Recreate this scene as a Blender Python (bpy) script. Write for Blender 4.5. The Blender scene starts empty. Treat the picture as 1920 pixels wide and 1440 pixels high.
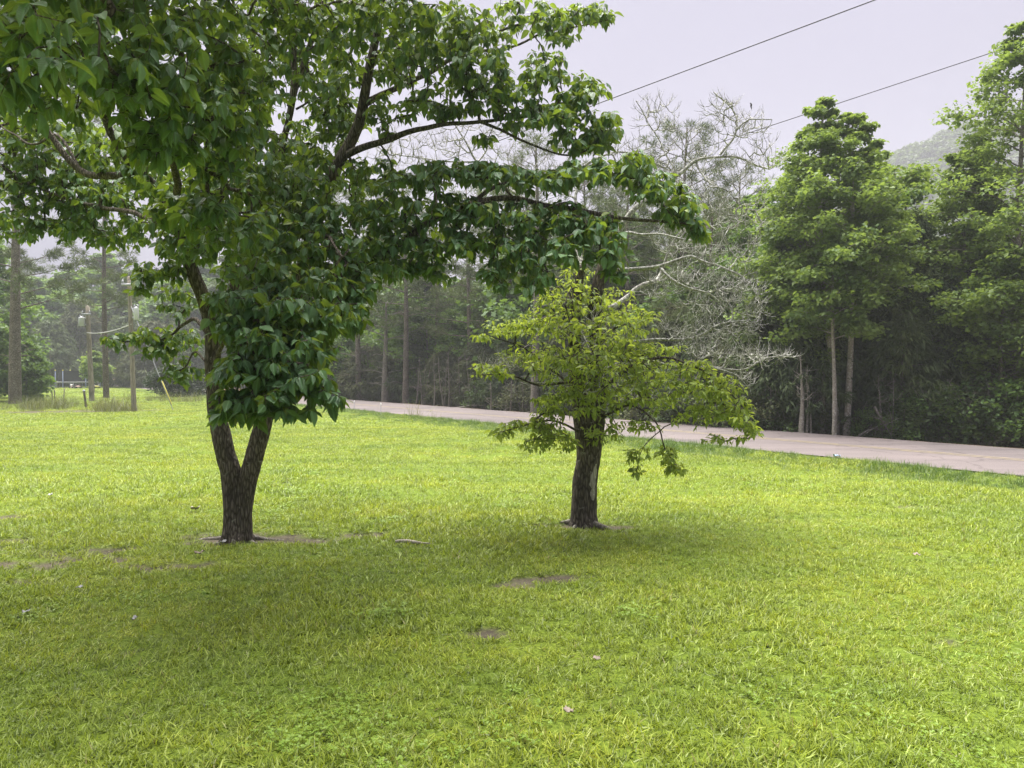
import bpy, math, random
import numpy as np
from mathutils import Matrix, Vector

C = bpy.context.scene
COL = C.collection
rng = np.random.default_rng(11)
random.seed(11)

# ------------------------------------------------------------------ camera, world, sun, exposure
CAM_H, FPX, YH = 1.65, 1397.0, 698.0           # lens in photo pixels, horizon row
PITCH = math.atan((720 - YH) / FPX)
cam = bpy.data.cameras.new('camera')
cam.sensor_width = 36.0
cam.lens = 36.0 * FPX / 1920
cam.clip_end = 2000
cam.clip_start = 0.05
cam_ob = bpy.data.objects.new('camera', cam)
cam_ob.location = (0, 0, CAM_H)
cam_ob.rotation_euler = (math.pi / 2 - PITCH, 0, 0)
COL.objects.link(cam_ob)
C.camera = cam_ob

SUN_DIR = np.array([-0.14, 0.24, 0.95])          # towards the sun
SUN_DIR = SUN_DIR / np.linalg.norm(SUN_DIR)
SUN_EL = math.asin(SUN_DIR[2])
w = bpy.data.worlds.new('World')
C.world = w
w.use_nodes = True
nt = w.node_tree
nt.nodes.clear()
out = nt.nodes.new('ShaderNodeOutputWorld')
bg = nt.nodes.new('ShaderNodeBackground')
bg.inputs['Strength'].default_value = 0.055
sky = nt.nodes.new('ShaderNodeTexSky')
sky.sky_type = 'NISHITA'
sky.sun_disc = False
sky.sun_elevation = SUN_EL
sky.sun_rotation = math.atan2(SUN_DIR[0], SUN_DIR[1])
sky.dust_density = 4.0
tc = nt.nodes.new('ShaderNodeTexCoord')
sep = nt.nodes.new('ShaderNodeSeparateXYZ')
mr = nt.nodes.new('ShaderNodeMapRange')
mr.inputs['From Min'].default_value = -0.05
mr.inputs['From Max'].default_value = 1.0
mr.inputs['To Min'].default_value = 0.86
mr.inputs['To Max'].default_value = 1.42
nz = nt.nodes.new('ShaderNodeTexNoise')
nz.inputs['Scale'].default_value = 2.2
nz.inputs['Detail'].default_value = 3
nzr = nt.nodes.new('ShaderNodeMapRange')
nzr.inputs['To Min'].default_value = 0.82
nzr.inputs['To Max'].default_value = 1.18
mul = nt.nodes.new('ShaderNodeMath'); mul.operation = 'MULTIPLY'
vm = nt.nodes.new('ShaderNodeVectorMath'); vm.operation = 'SCALE'
vm.inputs[0].default_value = (2.29, 2.15, 2.78)   # overcast layer, pale lavender
mixc = nt.nodes.new('ShaderNodeMix'); mixc.data_type = 'RGBA'
mixc.inputs[0].default_value = 0.92
L = nt.links.new
L(tc.outputs['Generated'], sep.inputs[0]); L(sep.outputs['Z'], mr.inputs['Value'])
L(tc.outputs['Generated'], nz.inputs['Vector']); L(nz.outputs['Fac'], nzr.inputs['Value'])
L(mr.outputs[0], mul.inputs[0]); L(nzr.outputs[0], mul.inputs[1])
L(mul.outputs[0], vm.inputs['Scale'])
L(sky.outputs[0], mixc.inputs[6]); L(vm.outputs[0], mixc.inputs[7])
L(mixc.outputs[2], bg.inputs['Color']); L(bg.outputs[0], out.inputs['Surface'])

sl = bpy.data.lights.new('sun', 'SUN')
sl.energy = 5.0
sl.angle = math.radians(65)
sl.color = (1.0, 0.96, 0.88)
so = bpy.data.objects.new('sun', sl)
so.rotation_euler = Vector(SUN_DIR).to_track_quat('Z', 'Y').to_euler()
so.location = (0, 0, 60)
COL.objects.link(so)

vs = C.view_settings
vs.view_transform = 'Standard'
vs.look = 'None'
vs.exposure = 1.75
vs.gamma = 1.0
vs.use_curve_mapping = False
cy = C.cycles
cy.max_bounces = 8
cy.diffuse_bounces = 3
cy.glossy_bounces = 2
cy.transmission_bounces = 4
cy.transparent_max_bounces = 8
cy.volume_bounces = 1
cy.use_denoising = True
cy.sample_clamp_indirect = 6

# ------------------------------------------------------------------ helpers
_sp, _cp = math.sin(PITCH), math.cos(PITCH)

def P(px, py, d):
    """photo pixel + distance ahead of the camera -> world point"""
    cx = (px - 960) / FPX * d
    cyy = -(py - 720) / FPX * d
    return np.array([cx, d * _cp + cyy * _sp, CAM_H - d * _sp + cyy * _cp])

def proj(p):
    p = np.asarray(p, float)
    q = p - np.array([0, 0, CAM_H])
    d = q[..., 1] * _cp - q[..., 2] * _sp
    u = q[..., 1] * _sp + q[..., 2] * _cp
    d_ = np.maximum(d, 1e-3)
    return 960 + q[..., 0] / d_ * FPX, 720 - u / d_ * FPX, d

def G(px, py):
    """photo pixel -> point on level ground"""
    d = CAM_H * FPX / (py - YH)
    return np.array([(px - 960) / FPX * d, d, 0.0])

def _hash(i, j, k, seed=0):
    n = (i * 374761393 + j * 668265263 + k * 1274126177 + seed * 974711) & 0x7fffffff
    n = ((n ^ (n >> 13)) * 1274126177) & 0x7fffffff
    return ((n ^ (n >> 16)) & 0xffff) / 65535.0

def vnoise(x, y, z=0.0, seed=0):
    x, y, z = np.broadcast_arrays(np.asarray(x, float), np.asarray(y, float), np.asarray(z, float))
    i, j, k = np.floor(x).astype(np.int64), np.floor(y).astype(np.int64), np.floor(z).astype(np.int64)
    f, g, h = x - i, y - j, z - k
    f, g, h = f * f * (3 - 2 * f), g * g * (3 - 2 * g), h * h * (3 - 2 * h)
    r = 0
    for a in (0, 1):
        for b in (0, 1):
            for c in (0, 1):
                r = r + (f if a else 1 - f) * (g if b else 1 - g) * (h if c else 1 - h) * _hash(i + a, j + b, k + c, seed)
    return r

def norm(v):
    v = np.asarray(v, float)
    return v / np.maximum(np.linalg.norm(v, axis=-1, keepdims=True), 1e-9)

def sstep(a, b, x):
    t = np.clip((x - a) / (b - a), 0, 1)
    return t * t * (3 - 2 * t)

def tag(o, label=None, cat=None, group=None, kind=None):
    if label: o['label'] = label
    if cat: o['category'] = cat
    if group: o['group'] = group
    if kind: o['kind'] = kind
    return o

def empty(name, loc, label, cat, group=None):
    o = bpy.data.objects.new(name, None)
    o.empty_display_size = 0.3
    o.location = loc
    COL.objects.link(o)
    return tag(o, label, cat, group)

class MB:
    """collects vertices and faces; build() links them as one mesh object"""
    def __init__(self):
        self.V, self.F, self.n, self.A, self.UV = [], [], 0, [], []
    def add(self, V, F, a=0.5, uv=None):
        V = np.asarray(V, float).reshape(-1, 3)
        for f in (F if isinstance(F, list) else [F]):
            f = np.asarray(f)
            if len(f): self.F.append(f + self.n)
        self.V.append(V); self.n += len(V)
        self.A.append(np.broadcast_to(np.asarray(a, float), (len(V),)))
        self.UV.append(np.zeros((len(V), 2)) if uv is None else uv)
        return self
    def tube(self, pts, rad, sides=6, a=0.5, cap=True):
        V, F = tube(pts, rad, sides, cap)
        return self.add(V, F, a)
    def box(self, c, s, rz=0.0, a=0.5):
        sx, sy, sz = s[0] / 2, s[1] / 2, s[2] / 2
        v = np.array([[x, y, z] for x in (-sx, sx) for y in (-sy, sy) for z in (-sz, sz)])
        ca, sa = math.cos(rz), math.sin(rz)
        v = np.stack([v[:, 0] * ca - v[:, 1] * sa, v[:, 0] * sa + v[:, 1] * ca, v[:, 2]], 1) + np.asarray(c)
        f = np.array([[0, 1, 3, 2], [4, 6, 7, 5], [0, 4, 5, 1], [2, 3, 7, 6], [0, 2, 6, 4], [1, 5, 7, 3]])
        return self.add(v, f, a)
    def mesh(self, name, mat, off=None, smooth=True):
        V = np.concatenate(self.V) if self.V else np.zeros((0, 3))
        if off is not None: V = V - np.asarray(off)
        me = bpy.data.meshes.new(name)
        me.vertices.add(len(V)); me.vertices.foreach_set('co', V.astype(np.float32).ravel())
        li = np.concatenate([f.ravel() for f in self.F]).astype(np.int32)
        ln = np.concatenate([np.full(len(f), f.shape[1]) for f in self.F]).astype(np.int32)
        me.loops.add(len(li)); me.loops.foreach_set('vertex_index', li)
        me.polygons.add(len(ln))
        me.polygons.foreach_set('loop_start', (np.cumsum(ln) - ln).astype(np.int32))
        me.polygons.foreach_set('loop_total', ln)
        me.polygons.foreach_set('use_smooth', np.full(len(ln), smooth))
        at = me.attributes.new('rnd', 'FLOAT', 'POINT')
        at.data.foreach_set('value', np.concatenate(self.A).astype(np.float32))
        uvl = me.attributes.new('leafuv', 'FLOAT2', 'POINT')
        uvl.data.foreach_set('vector', np.concatenate(self.UV).astype(np.float32).ravel())
        if mat is not None: me.materials.append(mat)
        me.update(calc_edges=True)
        me.validate()
        return me
    def build(self, name, mat, parent=None, smooth=True, off=None):
        if off is None: off = np.array(parent.location) if parent is not None else None
        me = self.mesh(name, mat, off, smooth)
        o = bpy.data.objects.new(name, me)
        COL.objects.link(o)
        if parent is not None: o.parent = parent
        return o

def tube(pts, rad, sides=6, cap=True, lobes=None):
    pts = np.asarray(pts, float)
    rad = np.broadcast_to(np.asarray(rad, float), (len(pts),))
    n = len(pts)
    T = np.empty_like(pts)
    T[1:-1] = pts[2:] - pts[:-2]; T[0] = pts[1] - pts[0]; T[-1] = pts[-1] - pts[-2]
    T = norm(T)
    u = np.cross(T[0], [0.31, 0.87, 0.13]); u /= np.linalg.norm(u) + 1e-12
    ang = np.arange(sides) * 2 * math.pi / sides
    ca, sa = np.cos(ang)[:, None], np.sin(ang)[:, None]
    V = np.empty((n, sides, 3))
    for i in range(n):
        u = u - T[i] * np.dot(u, T[i]); u /= np.linalg.norm(u) + 1e-12
        v = np.cross(T[i], u)
        V[i] = pts[i] + rad[i] * (ca * u + sa * v)
    i = np.arange(n - 1)[:, None] * sides
    j = np.arange(sides)[None, :]
    j2 = (j + 1) % sides
    F = np.stack([i + j, i + j2, i + sides + j2, i + sides + j], -1).reshape(-1, 4)
    if cap:
        V = np.concatenate([V.reshape(-1, 3), pts[[-1]] + T[-1] * rad[-1] * 0.6])
        jj = np.arange(sides); b = (n - 1) * sides
        F2 = np.stack([b + jj, b + (jj + 1) % sides, np.full(sides, n * sides)], 1)
        return V, [F, F2]
    return V.reshape(-1, 3), [F]

def spline(pts, step):
    """Catmull-Rom through pts, resampled about every step"""
    p = np.asarray(pts, float)
    q = np.vstack([2 * p[0] - p[1], p, 2 * p[-1] - p[-2]])
    o = []
    for i in range(1, len(q) - 2):
        k = max(2, int(np.linalg.norm(q[i + 1] - q[i]) / step))
        t = np.linspace(0, 1, k, endpoint=False)[:, None]
        a, b, c, d = q[i - 1], q[i], q[i + 1], q[i + 2]
        o.append(0.5 * (2 * b + (c - a) * t + (2 * a - 5 * b + 4 * c - d) * t ** 2 + (3 * b - a - 3 * c + d) * t ** 3))
    o.append(p[[-1]])
    return np.concatenate(o)

# ------------------------------------------------------------------ materials
class NT:
    def __init__(self, name):
        self.m = bpy.data.materials.new(name)
        self.m.use_nodes = True
        self.t = self.m.node_tree
        self.t.nodes.clear()
        self.out = self.n('ShaderNodeOutputMaterial')
    def n(self, typ, **kw):
        o = self.t.nodes.new(typ)
        for k, v in kw.items():
            if k.startswith('i_'): o.inputs[k[2:].replace('_', ' ')].default_value = v
            else: setattr(o, k, v)
        return o
    def l(self, a, b): self.t.links.new(a, b)
    def ramp(self, fac, stops):
        r = self.n('ShaderNodeValToRGB')
        e = r.color_ramp.elements
        while len(e) < len(stops): e.new(0.5)
        for x, (p, c) in zip(e, stops):
            x.position = p; x.color = (*c, 1) if len(c) == 3 else c
        self.l(fac, r.inputs[0])
        return r.outputs[0]
    def mix(self, fac, a, b, mode='MIX'):
        m = self.n('ShaderNodeMix', data_type='RGBA', blend_type=mode)
        for s, x in ((m.inputs[0], fac), (m.inputs[6], a), (m.inputs[7], b)):
            if hasattr(x, 'links'): self.l(x, s)
            elif isinstance(x, (int, float)): s.default_value = x
            else: s.default_value = (*x, 1)
        return m.outputs[2]
    def math(self, op, a, b=0.0):
        m = self.n('ShaderNodeMath', operation=op)
        for s, x in ((m.inputs[0], a), (m.inputs[1], b)):
            if hasattr(x, 'links'): self.l(x, s)
            else: s.default_value = x
        return m.outputs[0]
    def pos(self, scale=(1, 1, 1), obj=False):
        src = self.n('ShaderNodeTexCoord').outputs['Object'] if obj else self.n('ShaderNodeNewGeometry').outputs['Position']
        mp = self.n('ShaderNodeMapping')
        mp.inputs['Scale'].default_value = scale
        self.l(src, mp.inputs['Vector'])
        return mp.outputs[0]
    def noise(self, vec, scale, detail=4, rough=0.55):
        x = self.n('ShaderNodeTexNoise')
        x.inputs['Scale'].default_value = scale; x.inputs['Detail'].default_value = detail; x.inputs['Roughness'].default_value = rough
        self.l(vec, x.inputs['Vector'])
        return x.outputs['Fac']
    def attr(self, name, o='Fac'):
        a = self.n('ShaderNodeAttribute', attribute_name=name)
        return a.outputs[o]
    def bsdf(self, col, rough=0.8, spec=0.3, bump=None, bstr=0.3, bdist=0.01, metal=0.0):
        b = self.n('ShaderNodeBsdfPrincipled')
        if hasattr(col, 'links'): self.l(col, b.inputs['Base Color'])
        else: b.inputs['Base Color'].default_value = (*col, 1)
        if hasattr(rough, 'links'): self.l(rough, b.inputs['Roughness'])
        else: b.inputs['Roughness'].default_value = rough
        b.inputs['Specular IOR Level'].default_value = spec
        b.inputs['Metallic'].default_value = metal
        if bump is not None:
            u = self.n('ShaderNodeBump')
            u.inputs['Strength'].default_value = bstr; u.inputs['Distance'].default_value = bdist
            self.l(bump, u.inputs['Height']); self.l(u.outputs[0], b.inputs['Normal'])
        return b.outputs[0]
    def done(self, sh):
        self.l(sh, self.out.inputs['Surface'])
        return self.m

def leaf_mat(name, lo, hi, tr, trans=0.35, rough=0.45, spec=0.35, veins=False, patch=0.0, vary=None):
    """lo..hi: darkest and lightest leaf; tr: colour of light that passes through"""
    t = NT(name)
    r = t.attr('rnd')
    col = t.mix(r, lo, hi)
    trc = t.mix(r, [c * 0.75 for c in tr], [c * 1.2 for c in tr])
    if vary is not None:      # some leaves of another tint
        f = t.math('GREATER_THAN', r, 0.955)
        col = t.mix(f, col, vary)
    if patch:
        n = t.noise(t.pos(), patch, 2)
        k = t.ramp(n, [(0.35, (0.72, 0.78, 0.8)), (0.65, (1.18, 1.12, 0.95))])
        col = t.mix(1.0, col, k, 'MULTIPLY')
    bump = None
    if veins:
        uv = t.attr('leafuv', 'Vector')
        sx = t.n('ShaderNodeSeparateXYZ'); t.l(uv, sx.inputs[0])
        au = t.math('ABSOLUTE', sx.outputs[0])
        ph = t.math('SUBTRACT', sx.outputs[1], t.math('MULTIPLY', t.math('POWER', au, 1.4), 0.9))
        wv = t.math('SINE', t.math('MULTIPLY', ph, 44.0))
        wv = t.math('POWER', t.math('ABSOLUTE', wv), 0.35)
        mid = t.math('MINIMUM', t.math('MULTIPLY', au, 14.0), 1.0)
        bump = t.math('MULTIPLY', wv, mid)
        col = t.mix(t.math('MULTIPLY', t.math('SUBTRACT', 1.0, mid), 0.5), col, [min(1, c * 1.9 + 0.02) for c in hi])
        bl = t.noise(t.pos(), 55, 2)
        col = t.mix(1.0, col, t.ramp(bl, [(0.3, (0.85, 0.86, 0.85)), (0.7, (1.12, 1.1, 1.05))]), 'MULTIPLY')
    s1 = t.bsdf(col, rough, spec, bump, 0.5, 0.004)
    tl = t.n('ShaderNodeBsdfTranslucent'); t.l(trc, tl.inputs['Color'])
    mx = t.n('ShaderNodeMixShader'); mx.inputs[0].default_value = trans
    t.l(s1, mx.inputs[1]); t.l(tl.outputs[0], mx.inputs[2])
    return t.done(mx.outputs[0])

def bark_mat(name, dark, light, lichen, scale=1.0, stretch=0.28, lich=0.62, bstr=0.9):
    t = NT(name)
    v = t.pos((1, 1, stretch), obj=True)
    vo = t.n('ShaderNodeTexVoronoi', feature='DISTANCE_TO_EDGE')
    vo.inputs['Scale'].default_value = 55 * scale
    nz = t.noise(v, 25 * scale, 5, 0.65)
    ad = t.n('ShaderNodeVectorMath', operation='MULTIPLY_ADD')
    cmb = t.n('ShaderNodeCombineXYZ')
    for k in range(3): t.l(nz, cmb.inputs[k])
    t.l(cmb.outputs[0], ad.inputs[0]); ad.inputs[1].default_value = (0.02, 0.02, 0.02); t.l(v, ad.inputs[2])
    t.l(ad.outputs[0], vo.inputs['Vector'])
    e = t.math('MINIMUM', t.math('MULTIPLY', vo.outputs['Distance'], 3.2), 1.0)
    h = t.math('ADD', t.math('MULTIPLY', e, 0.7), t.math('MULTIPLY', nz, 0.5))
    col = t.ramp(h, [(0.15, dark), (0.95, light)])
    v2 = t.pos((1, 1, 1), obj=True)
    li = t.noise(v2, 26 * scale, 5, 0.7)
    col = t.mix(t.ramp(li, [(lich, (0, 0, 0)), (lich + 0.06, (1, 1, 1))]), col, lichen)
    big = t.noise(v2, 3.0, 3)
    col = t.mix(1.0, col, t.ramp(big, [(0.3, (0.75, 0.75, 0.75)), (0.7, (1.2, 1.18, 1.15))]), 'MULTIPLY')
    return t.done(t.bsdf(col, 0.9, 0.15, h, bstr, 0.012))

def plain_mat(name, col, rough=0.6, spec=0.3, metal=0.0, var=0.25, scale=8.0):
    t = NT(name)
    n = t.noise(t.pos(obj=True), scale, 5, 0.6)
    c = t.ramp(n, [(0.25, [x * (1 - var) for x in col]), (0.75, [min(1, x * (1 + var)) for x in col])])
    return t.done(t.bsdf(c, rough, spec, n, 0.15, 0.004, metal))

M = {}
M['dog_leaf'] = leaf_mat('dogwood_leaf', (0.036, 0.100, 0.042), (0.086, 0.190, 0.070), (0.27, 0.37, 0.03), 0.34, 0.38, 0.45, True, vary=(0.20, 0.26, 0.04))
M['lime_leaf'] = leaf_mat('lime_leaf', (0.075, 0.140, 0.028), (0.275, 0.355, 0.075), (0.46, 0.56, 0.06), 0.42, 0.45, 0.35, True, vary=(0.26, 0.30, 0.06))
M['poplar_leaf'] = leaf_mat('poplar_leaf', (0.075, 0.140, 0.045), (0.190, 0.275, 0.078), (0.33, 0.45, 0.07), 0.35, 0.5, 0.3, patch=0.9)
M['green_leaf'] = leaf_mat('green_leaf', (0.058, 0.122, 0.038), (0.130, 0.225, 0.060), (0.24, 0.38, 0.05), 0.32, 0.5, 0.3, patch=0.7)
M['dark_leaf'] = leaf_mat('dark_leaf', (0.030, 0.060, 0.024), (0.072, 0.115, 0.040), (0.12, 0.18, 0.03), 0.3, 0.55, 0.25, patch=0.9)
M['bush_leaf'] = leaf_mat('bush_leaf', (0.012, 0.026, 0.012), (0.034, 0.058, 0.024), (0.05, 0.09, 0.02), 0.25, 0.5, 0.25, patch=0.7)
M['cedar_leaf'] = leaf_mat('cedar_leaf', (0.050, 0.080, 0.040), (0.125, 0.165, 0.075), (0.12, 0.16, 0.05), 0.22, 0.6, 0.2, patch=0.6)
M['brown_leaf'] = leaf_mat('brown_leaf', (0.062, 0.080, 0.042), (0.130, 0.154, 0.076), (0.12, 0.12, 0.05), 0.22, 0.65, 0.2, patch=0.6)
M['pine_leaf'] = leaf_mat('pine_needle', (0.060, 0.092, 0.040), (0.135, 0.175, 0.070), (0.14, 0.18, 0.05), 0.22, 0.5, 0.25, patch=0.5)
M['dog_bark'] = bark_mat('dogwood_bark', (0.022, 0.018, 0.015), (0.175, 0.152, 0.128), (0.24, 0.235, 0.20), 0.75, 0.2, 0.60, 1.0)
M['dead_bark'] = bark_mat('dead_bark', (0.15, 0.145, 0.14), (0.40, 0.40, 0.38), (0.58, 0.59, 0.56), 1.3, 0.3, 0.50, 0.5)
M['pine_bark'] = bark_mat('pine_bark', (0.07, 0.055, 0.045), (0.24, 0.215, 0.19), (0.33, 0.32, 0.29), 0.4, 0.4, 0.62)
M['grey_bark'] = bark_mat('grey_bark', (0.11, 0.10, 0.085), (0.27, 0.25, 0.22), (0.40, 0.40, 0.35), 0.8, 0.3, 0.58, 0.5)
M['pale_bark'] = bark_mat('pale_bark', (0.22, 0.20, 0.17), (0.36, 0.34, 0.30), (0.50, 0.49, 0.45), 0.35, 0.7, 0.56, 0.3)
M['bare_wood'] = bark_mat('bare_wood', (0.24, 0.22, 0.19), (0.52, 0.50, 0.46), (0.60, 0.59, 0.56), 1.2, 0.06, 0.6, 0.35)
M['stick'] = bark_mat('stick_wood', (0.22, 0.19, 0.15), (0.48, 0.45, 0.40), (0.55, 0.54, 0.5), 1.5, 0.5, 0.6, 0.3)
M['pole'] = bark_mat('pole_wood', (0.16, 0.14, 0.115), (0.36, 0.33, 0.28), (0.40, 0.38, 0.34), 0.5, 0.05, 0.66, 0.3)
M['metal_grey'] = plain_mat('galvanised', (0.36, 0.37, 0.40), 0.45, 0.4, 0.3, 0.1)
M['tank'] = plain_mat('tank_paint', (0.62, 0.64, 0.68), 0.45, 0.4, 0.0, 0.08)
M['yellow'] = plain_mat('yellow_plastic', (0.50, 0.46, 0.11), 0.45, 0.4, 0.0, 0.08)
M['wire'] = plain_mat('cable', (0.05, 0.05, 0.055), 0.6, 0.3)
M['pale_wire'] = plain_mat('pale_cable', (0.5, 0.5, 0.5), 0.5, 0.3)
M['net'] = plain_mat('black_net', (0.03, 0.033, 0.036), 0.8, 0.1)
M['blue'] = plain_mat('blue_foam', (0.24, 0.28, 0.42), 0.6, 0.3)
M['white'] = plain_mat('white_plastic', (0.66, 0.66, 0.66), 0.5, 0.3, 0.0, 0.08)
M['rust'] = plain_mat('rusty_steel', (0.10, 0.085, 0.075), 0.8, 0.2)
M['pink'] = plain_mat('pink_plastic', (0.55, 0.36, 0.34), 0.5, 0.3)
M['paper'] = plain_mat('paper', (0.36, 0.36, 0.36), 0.85, 0.1, 0.0, 0.2, 40)
M['dry_leaf'] = plain_mat('dry_leaf', (0.26, 0.215, 0.18), 0.8, 0.1, 0.0, 0.25, 40)
M['bag'] = plain_mat('blue_bag', (0.36, 0.48, 0.74), 0.5, 0.3, 0.0, 0.1, 30)
M['bird'] = plain_mat('bird_plumage', (0.05, 0.045, 0.04), 0.7, 0.2)

# ------------------------------------------------------------------ ground, road
RU, RN = np.array([-0.585, 0.811]), np.array([0.811, 0.585])   # along / across the road
C_NEAR, C_FAR, C_MID = 13.35, 18.05, 15.75

def gz(x, y):
    x, y = np.asarray(x, float), np.asarray(y, float)
    c = RN[0] * x + RN[1] * y
    z = 0.10 * (vnoise(x * 0.28, y * 0.28, 0, 3) - 0.5) + 0.03 * (vnoise(x * 1.3, y * 1.3, 0, 4) - 0.5)
    z = z * (1 - sstep(C_NEAR - 1.5, C_NEAR - 0.1, c) * (1 - sstep(C_FAR + 0.1, C_FAR + 2, c)))
    z = z - 0.10 * np.exp(-((c - C_NEAR + 1.1) / 0.55) ** 2)
    z = z - 0.25 * sstep(C_FAR + 0.2, C_FAR + 2.4, c)
    hill = 107.0 * np.exp(-(((x - 255) / 190) ** 2 + ((y - 320) / 110) ** 2))
    z = z + hill * sstep(80, 190, c)
    z = z + 1.2 * sstep(90, 150, y) * (1 - sstep(10, 30, c))
    return z

DIRT = []   # x, y, rx, ry, strength
for px, py, rx, ry, s in [(447, 1009, 0.55, 0.20, .85), (540, 1012, 0.36, 0.10, .9), (350, 1014, 0.32, 0.09, .75), (685, 1000, .24, .13, .85), (1025, 1088, .21, .10, .95),
                          (975, 1102, .14, .06, .9), (920, 1192, .085, .07, 1.1), (1095, 990, .26, .16, .8), (1165, 990, .14, .07, .8), (1010, 985, .12, .08, .7),
                          (30, 1012, .33, .14, .66), (45, 968, .30, .14, .66), (90, 1085, .42, .14, .6), (40, 1055, .4, .2, .5), (640, 1122, .16, .05, .7),
                          (210, 1040, .5, .16, .5), (300, 1060, .4, .14, .48), (1740, 1210, .14, .09, .55), (1725, 950, .25, .13, .5), (1540, 1075, .1, .05, .6), (130, 772, 2.3, .8, 1.2), (225, 771, 1.2, .6, .8), (60, 1030, .9, .35, .45)]:
    g = G(px, py); DIRT.append((g[0], g[1], rx, ry, s))

def dirt(x, y):
    x, y = np.asarray(x, float), np.asarray(y, float)
    n = 0.55 * vnoise(x * 4.5, y * 4.5, 0, 21) + 0.3 * vnoise(x * 13, y * 13, 0, 22) + 0.15 * vnoise(x * 31, y * 31, 0, 23)
    v = np.zeros_like(x)
    for a, b, rx, ry, s in DIRT:
        q = ((x - a) / (rx * 1.5)) ** 2 + ((y - b) / (ry * 1.5)) ** 2
        v = np.maximum(v, s * np.exp(-q * 1.2))
    return sstep(0.30, 0.66, v * 1.15 + (n - 0.5) * 1.25)

def axis(fine0, fine1, step, lo, hi, grow=1.13):
    a = list(np.arange(fine0, fine1, step))
    s, x = step, fine1
    while x < hi: a.append(x); s *= grow; x += s
    a.append(hi)
    s, x, b = step, fine0 - step, []
    while x > lo: b.append(x); s *= grow; x -= s
    b.append(lo)
    return np.array(b[::-1] + a)

gx, gy = axis(-6.5, 6.0, 0.075, -160, 470, 1.10), axis(2.4, 10.0, 0.06, -25, 520, 1.10)
XX, YY = np.meshgrid(gx, gy)
Vg = np.stack([XX.ravel(), YY.ravel(), gz(XX, YY).ravel()], 1)
nx, ny = len(gx), len(gy)
ii = (np.arange(ny - 1)[:, None] * nx + np.arange(nx - 1)[None, :]).ravel()
Fg = np.stack([ii, ii + 1, ii + nx + 1, ii + nx], 1)
dv = dirt(Vg[:, 0], Vg[:, 1])
Vg[:, 2] -= 0.018 * dv

t = NT('ground')
p = t.pos()
n1 = t.noise(p, 0.35, 4); n2 = t.noise(p, 3.0, 5, 0.65); n3 = t.noise(p, 45, 4, 0.7)
st = t.noise(t.pos((0.25, 1.6, 1)), 0.9, 4)
gcol = t.ramp(n3, [(0.30, (0.040, 0.066, 0.010)), (0.70, (0.170, 0.235, 0.032))])
gcol = t.mix(1.0, gcol, t.ramp(n1, [(0.3, (0.86, 0.90, 0.9)), (0.7, (1.14, 1.08, 1.0))]), 'MULTIPLY')
gcol = t.mix(1.0, gcol, t.ramp(st, [(0.35, (0.86, 0.90, 0.9)), (0.65, (1.12, 1.08, 1.0))]), 'MULTIPLY')
dcol = t.ramp(n2, [(0.3, (0.048, 0.041, 0.030)), (0.7, (0.130, 0.112, 0.084))])
dcol = t.mix(t.ramp(n3, [(0.55, (0, 0, 0)), (0.7, (1, 1, 1))]), dcol, (0.20, 0.175, 0.10))
a = t.attr('rnd')
col = t.mix(a, gcol, dcol)
# leaf litter floor of the woods across the road
sx = t.n('ShaderNodeVectorMath', operation='DOT_PRODUCT'); t.l(p, sx.inputs[0]); sx.inputs[1].default_value = (RN[0], RN[1], 0)
cc = t.math('ADD', sx.outputs['Value'], t.math('MULTIPLY', n2, 1.2))
wd = t.n('ShaderNodeMapRange'); wd.inputs['From Min'].default_value = C_FAR + 0.3; wd.inputs['From Max'].default_value = C_FAR + 1.0
t.l(cc, wd.inputs['Value'])
litter = t.ramp(n2, [(0.3, (0.055, 0.042, 0.028)), (0.7, (0.17, 0.125, 0.075))])
col = t.mix(wd.outputs[0], col, litter)
M['ground'] = t.done(t.bsdf(col, 0.95, 0.1, n3, 0.5, 0.02))
tag(MB().add(Vg, Fg, dv).build('ground', M['ground']), kind='structure')

def strip(name, mat, c0, c1, z, s0=-70, s1=190, ns=260, edge=0.0, seed=0, nc=2):
    s = np.linspace(s0, s1, ns)
    mb = MB()
    cols = []
    for k in range(nc):
        c = c0 + (c1 - c0) * k / (nc - 1)
        e = edge * (vnoise(s * 1.7, k * 7.7, 0, seed) - 0.5) if k in (0, nc - 1) else 0
        q = RN[None] * (c + e)[:, None] if edge and k in (0, nc - 1) else np.repeat(RN[None] * c, ns, 0)
        xy = q + RU[None] * s[:, None]
        cols.append(np.column_stack([xy, np.full(ns, z)]))
    V = np.stack(cols, 1).reshape(-1, 3)
    i = (np.arange(ns - 1)[:, None] * nc + np.arange(nc - 1)[None]).ravel()
    mb.add(V, np.stack([i, i + 1, i + nc + 1, i + nc], 1)[:, ::-1])
    return tag(mb.build(name, mat), kind='structure')

t = NT('asphalt')
p = t.pos()
n1 = t.noise(p, 90, 3, 0.7); n2 = t.noise(p, 0.6, 4)
rot = t.n('ShaderNodeMapping'); rot.inputs['Rotation'].default_value = (0, 0, -math.atan2(RU[1], RU[0])); rot.inputs['Scale'].default_value = (0.12, 1.6, 1)
t.l(t.n('ShaderNodeNewGeometry').outputs['Position'], rot.inputs['Vector'])
n3 = t.noise(rot.outputs[0], 1.1, 4)
col = t.ramp(n1, [(0.3, (0.100, 0.087, 0.088)), (0.7, (0.172, 0.149, 0.150))])
col = t.mix(1.0, col, t.ramp(n2, [(0.3, (0.90, 0.90, 0.9)), (0.7, (1.08, 1.07, 1.07))]), 'MULTIPLY')
col = t.mix(1.0, col, t.ramp(n3, [(0.3, (0.76, 0.77, 0.78)), (0.7, (1.18, 1.16, 1.15))]), 'MULTIPLY')
vo = t.n('ShaderNodeTexVoronoi', feature='DISTANCE_TO_EDGE'); vo.inputs['Scale'].default_value = 0.42
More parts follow.
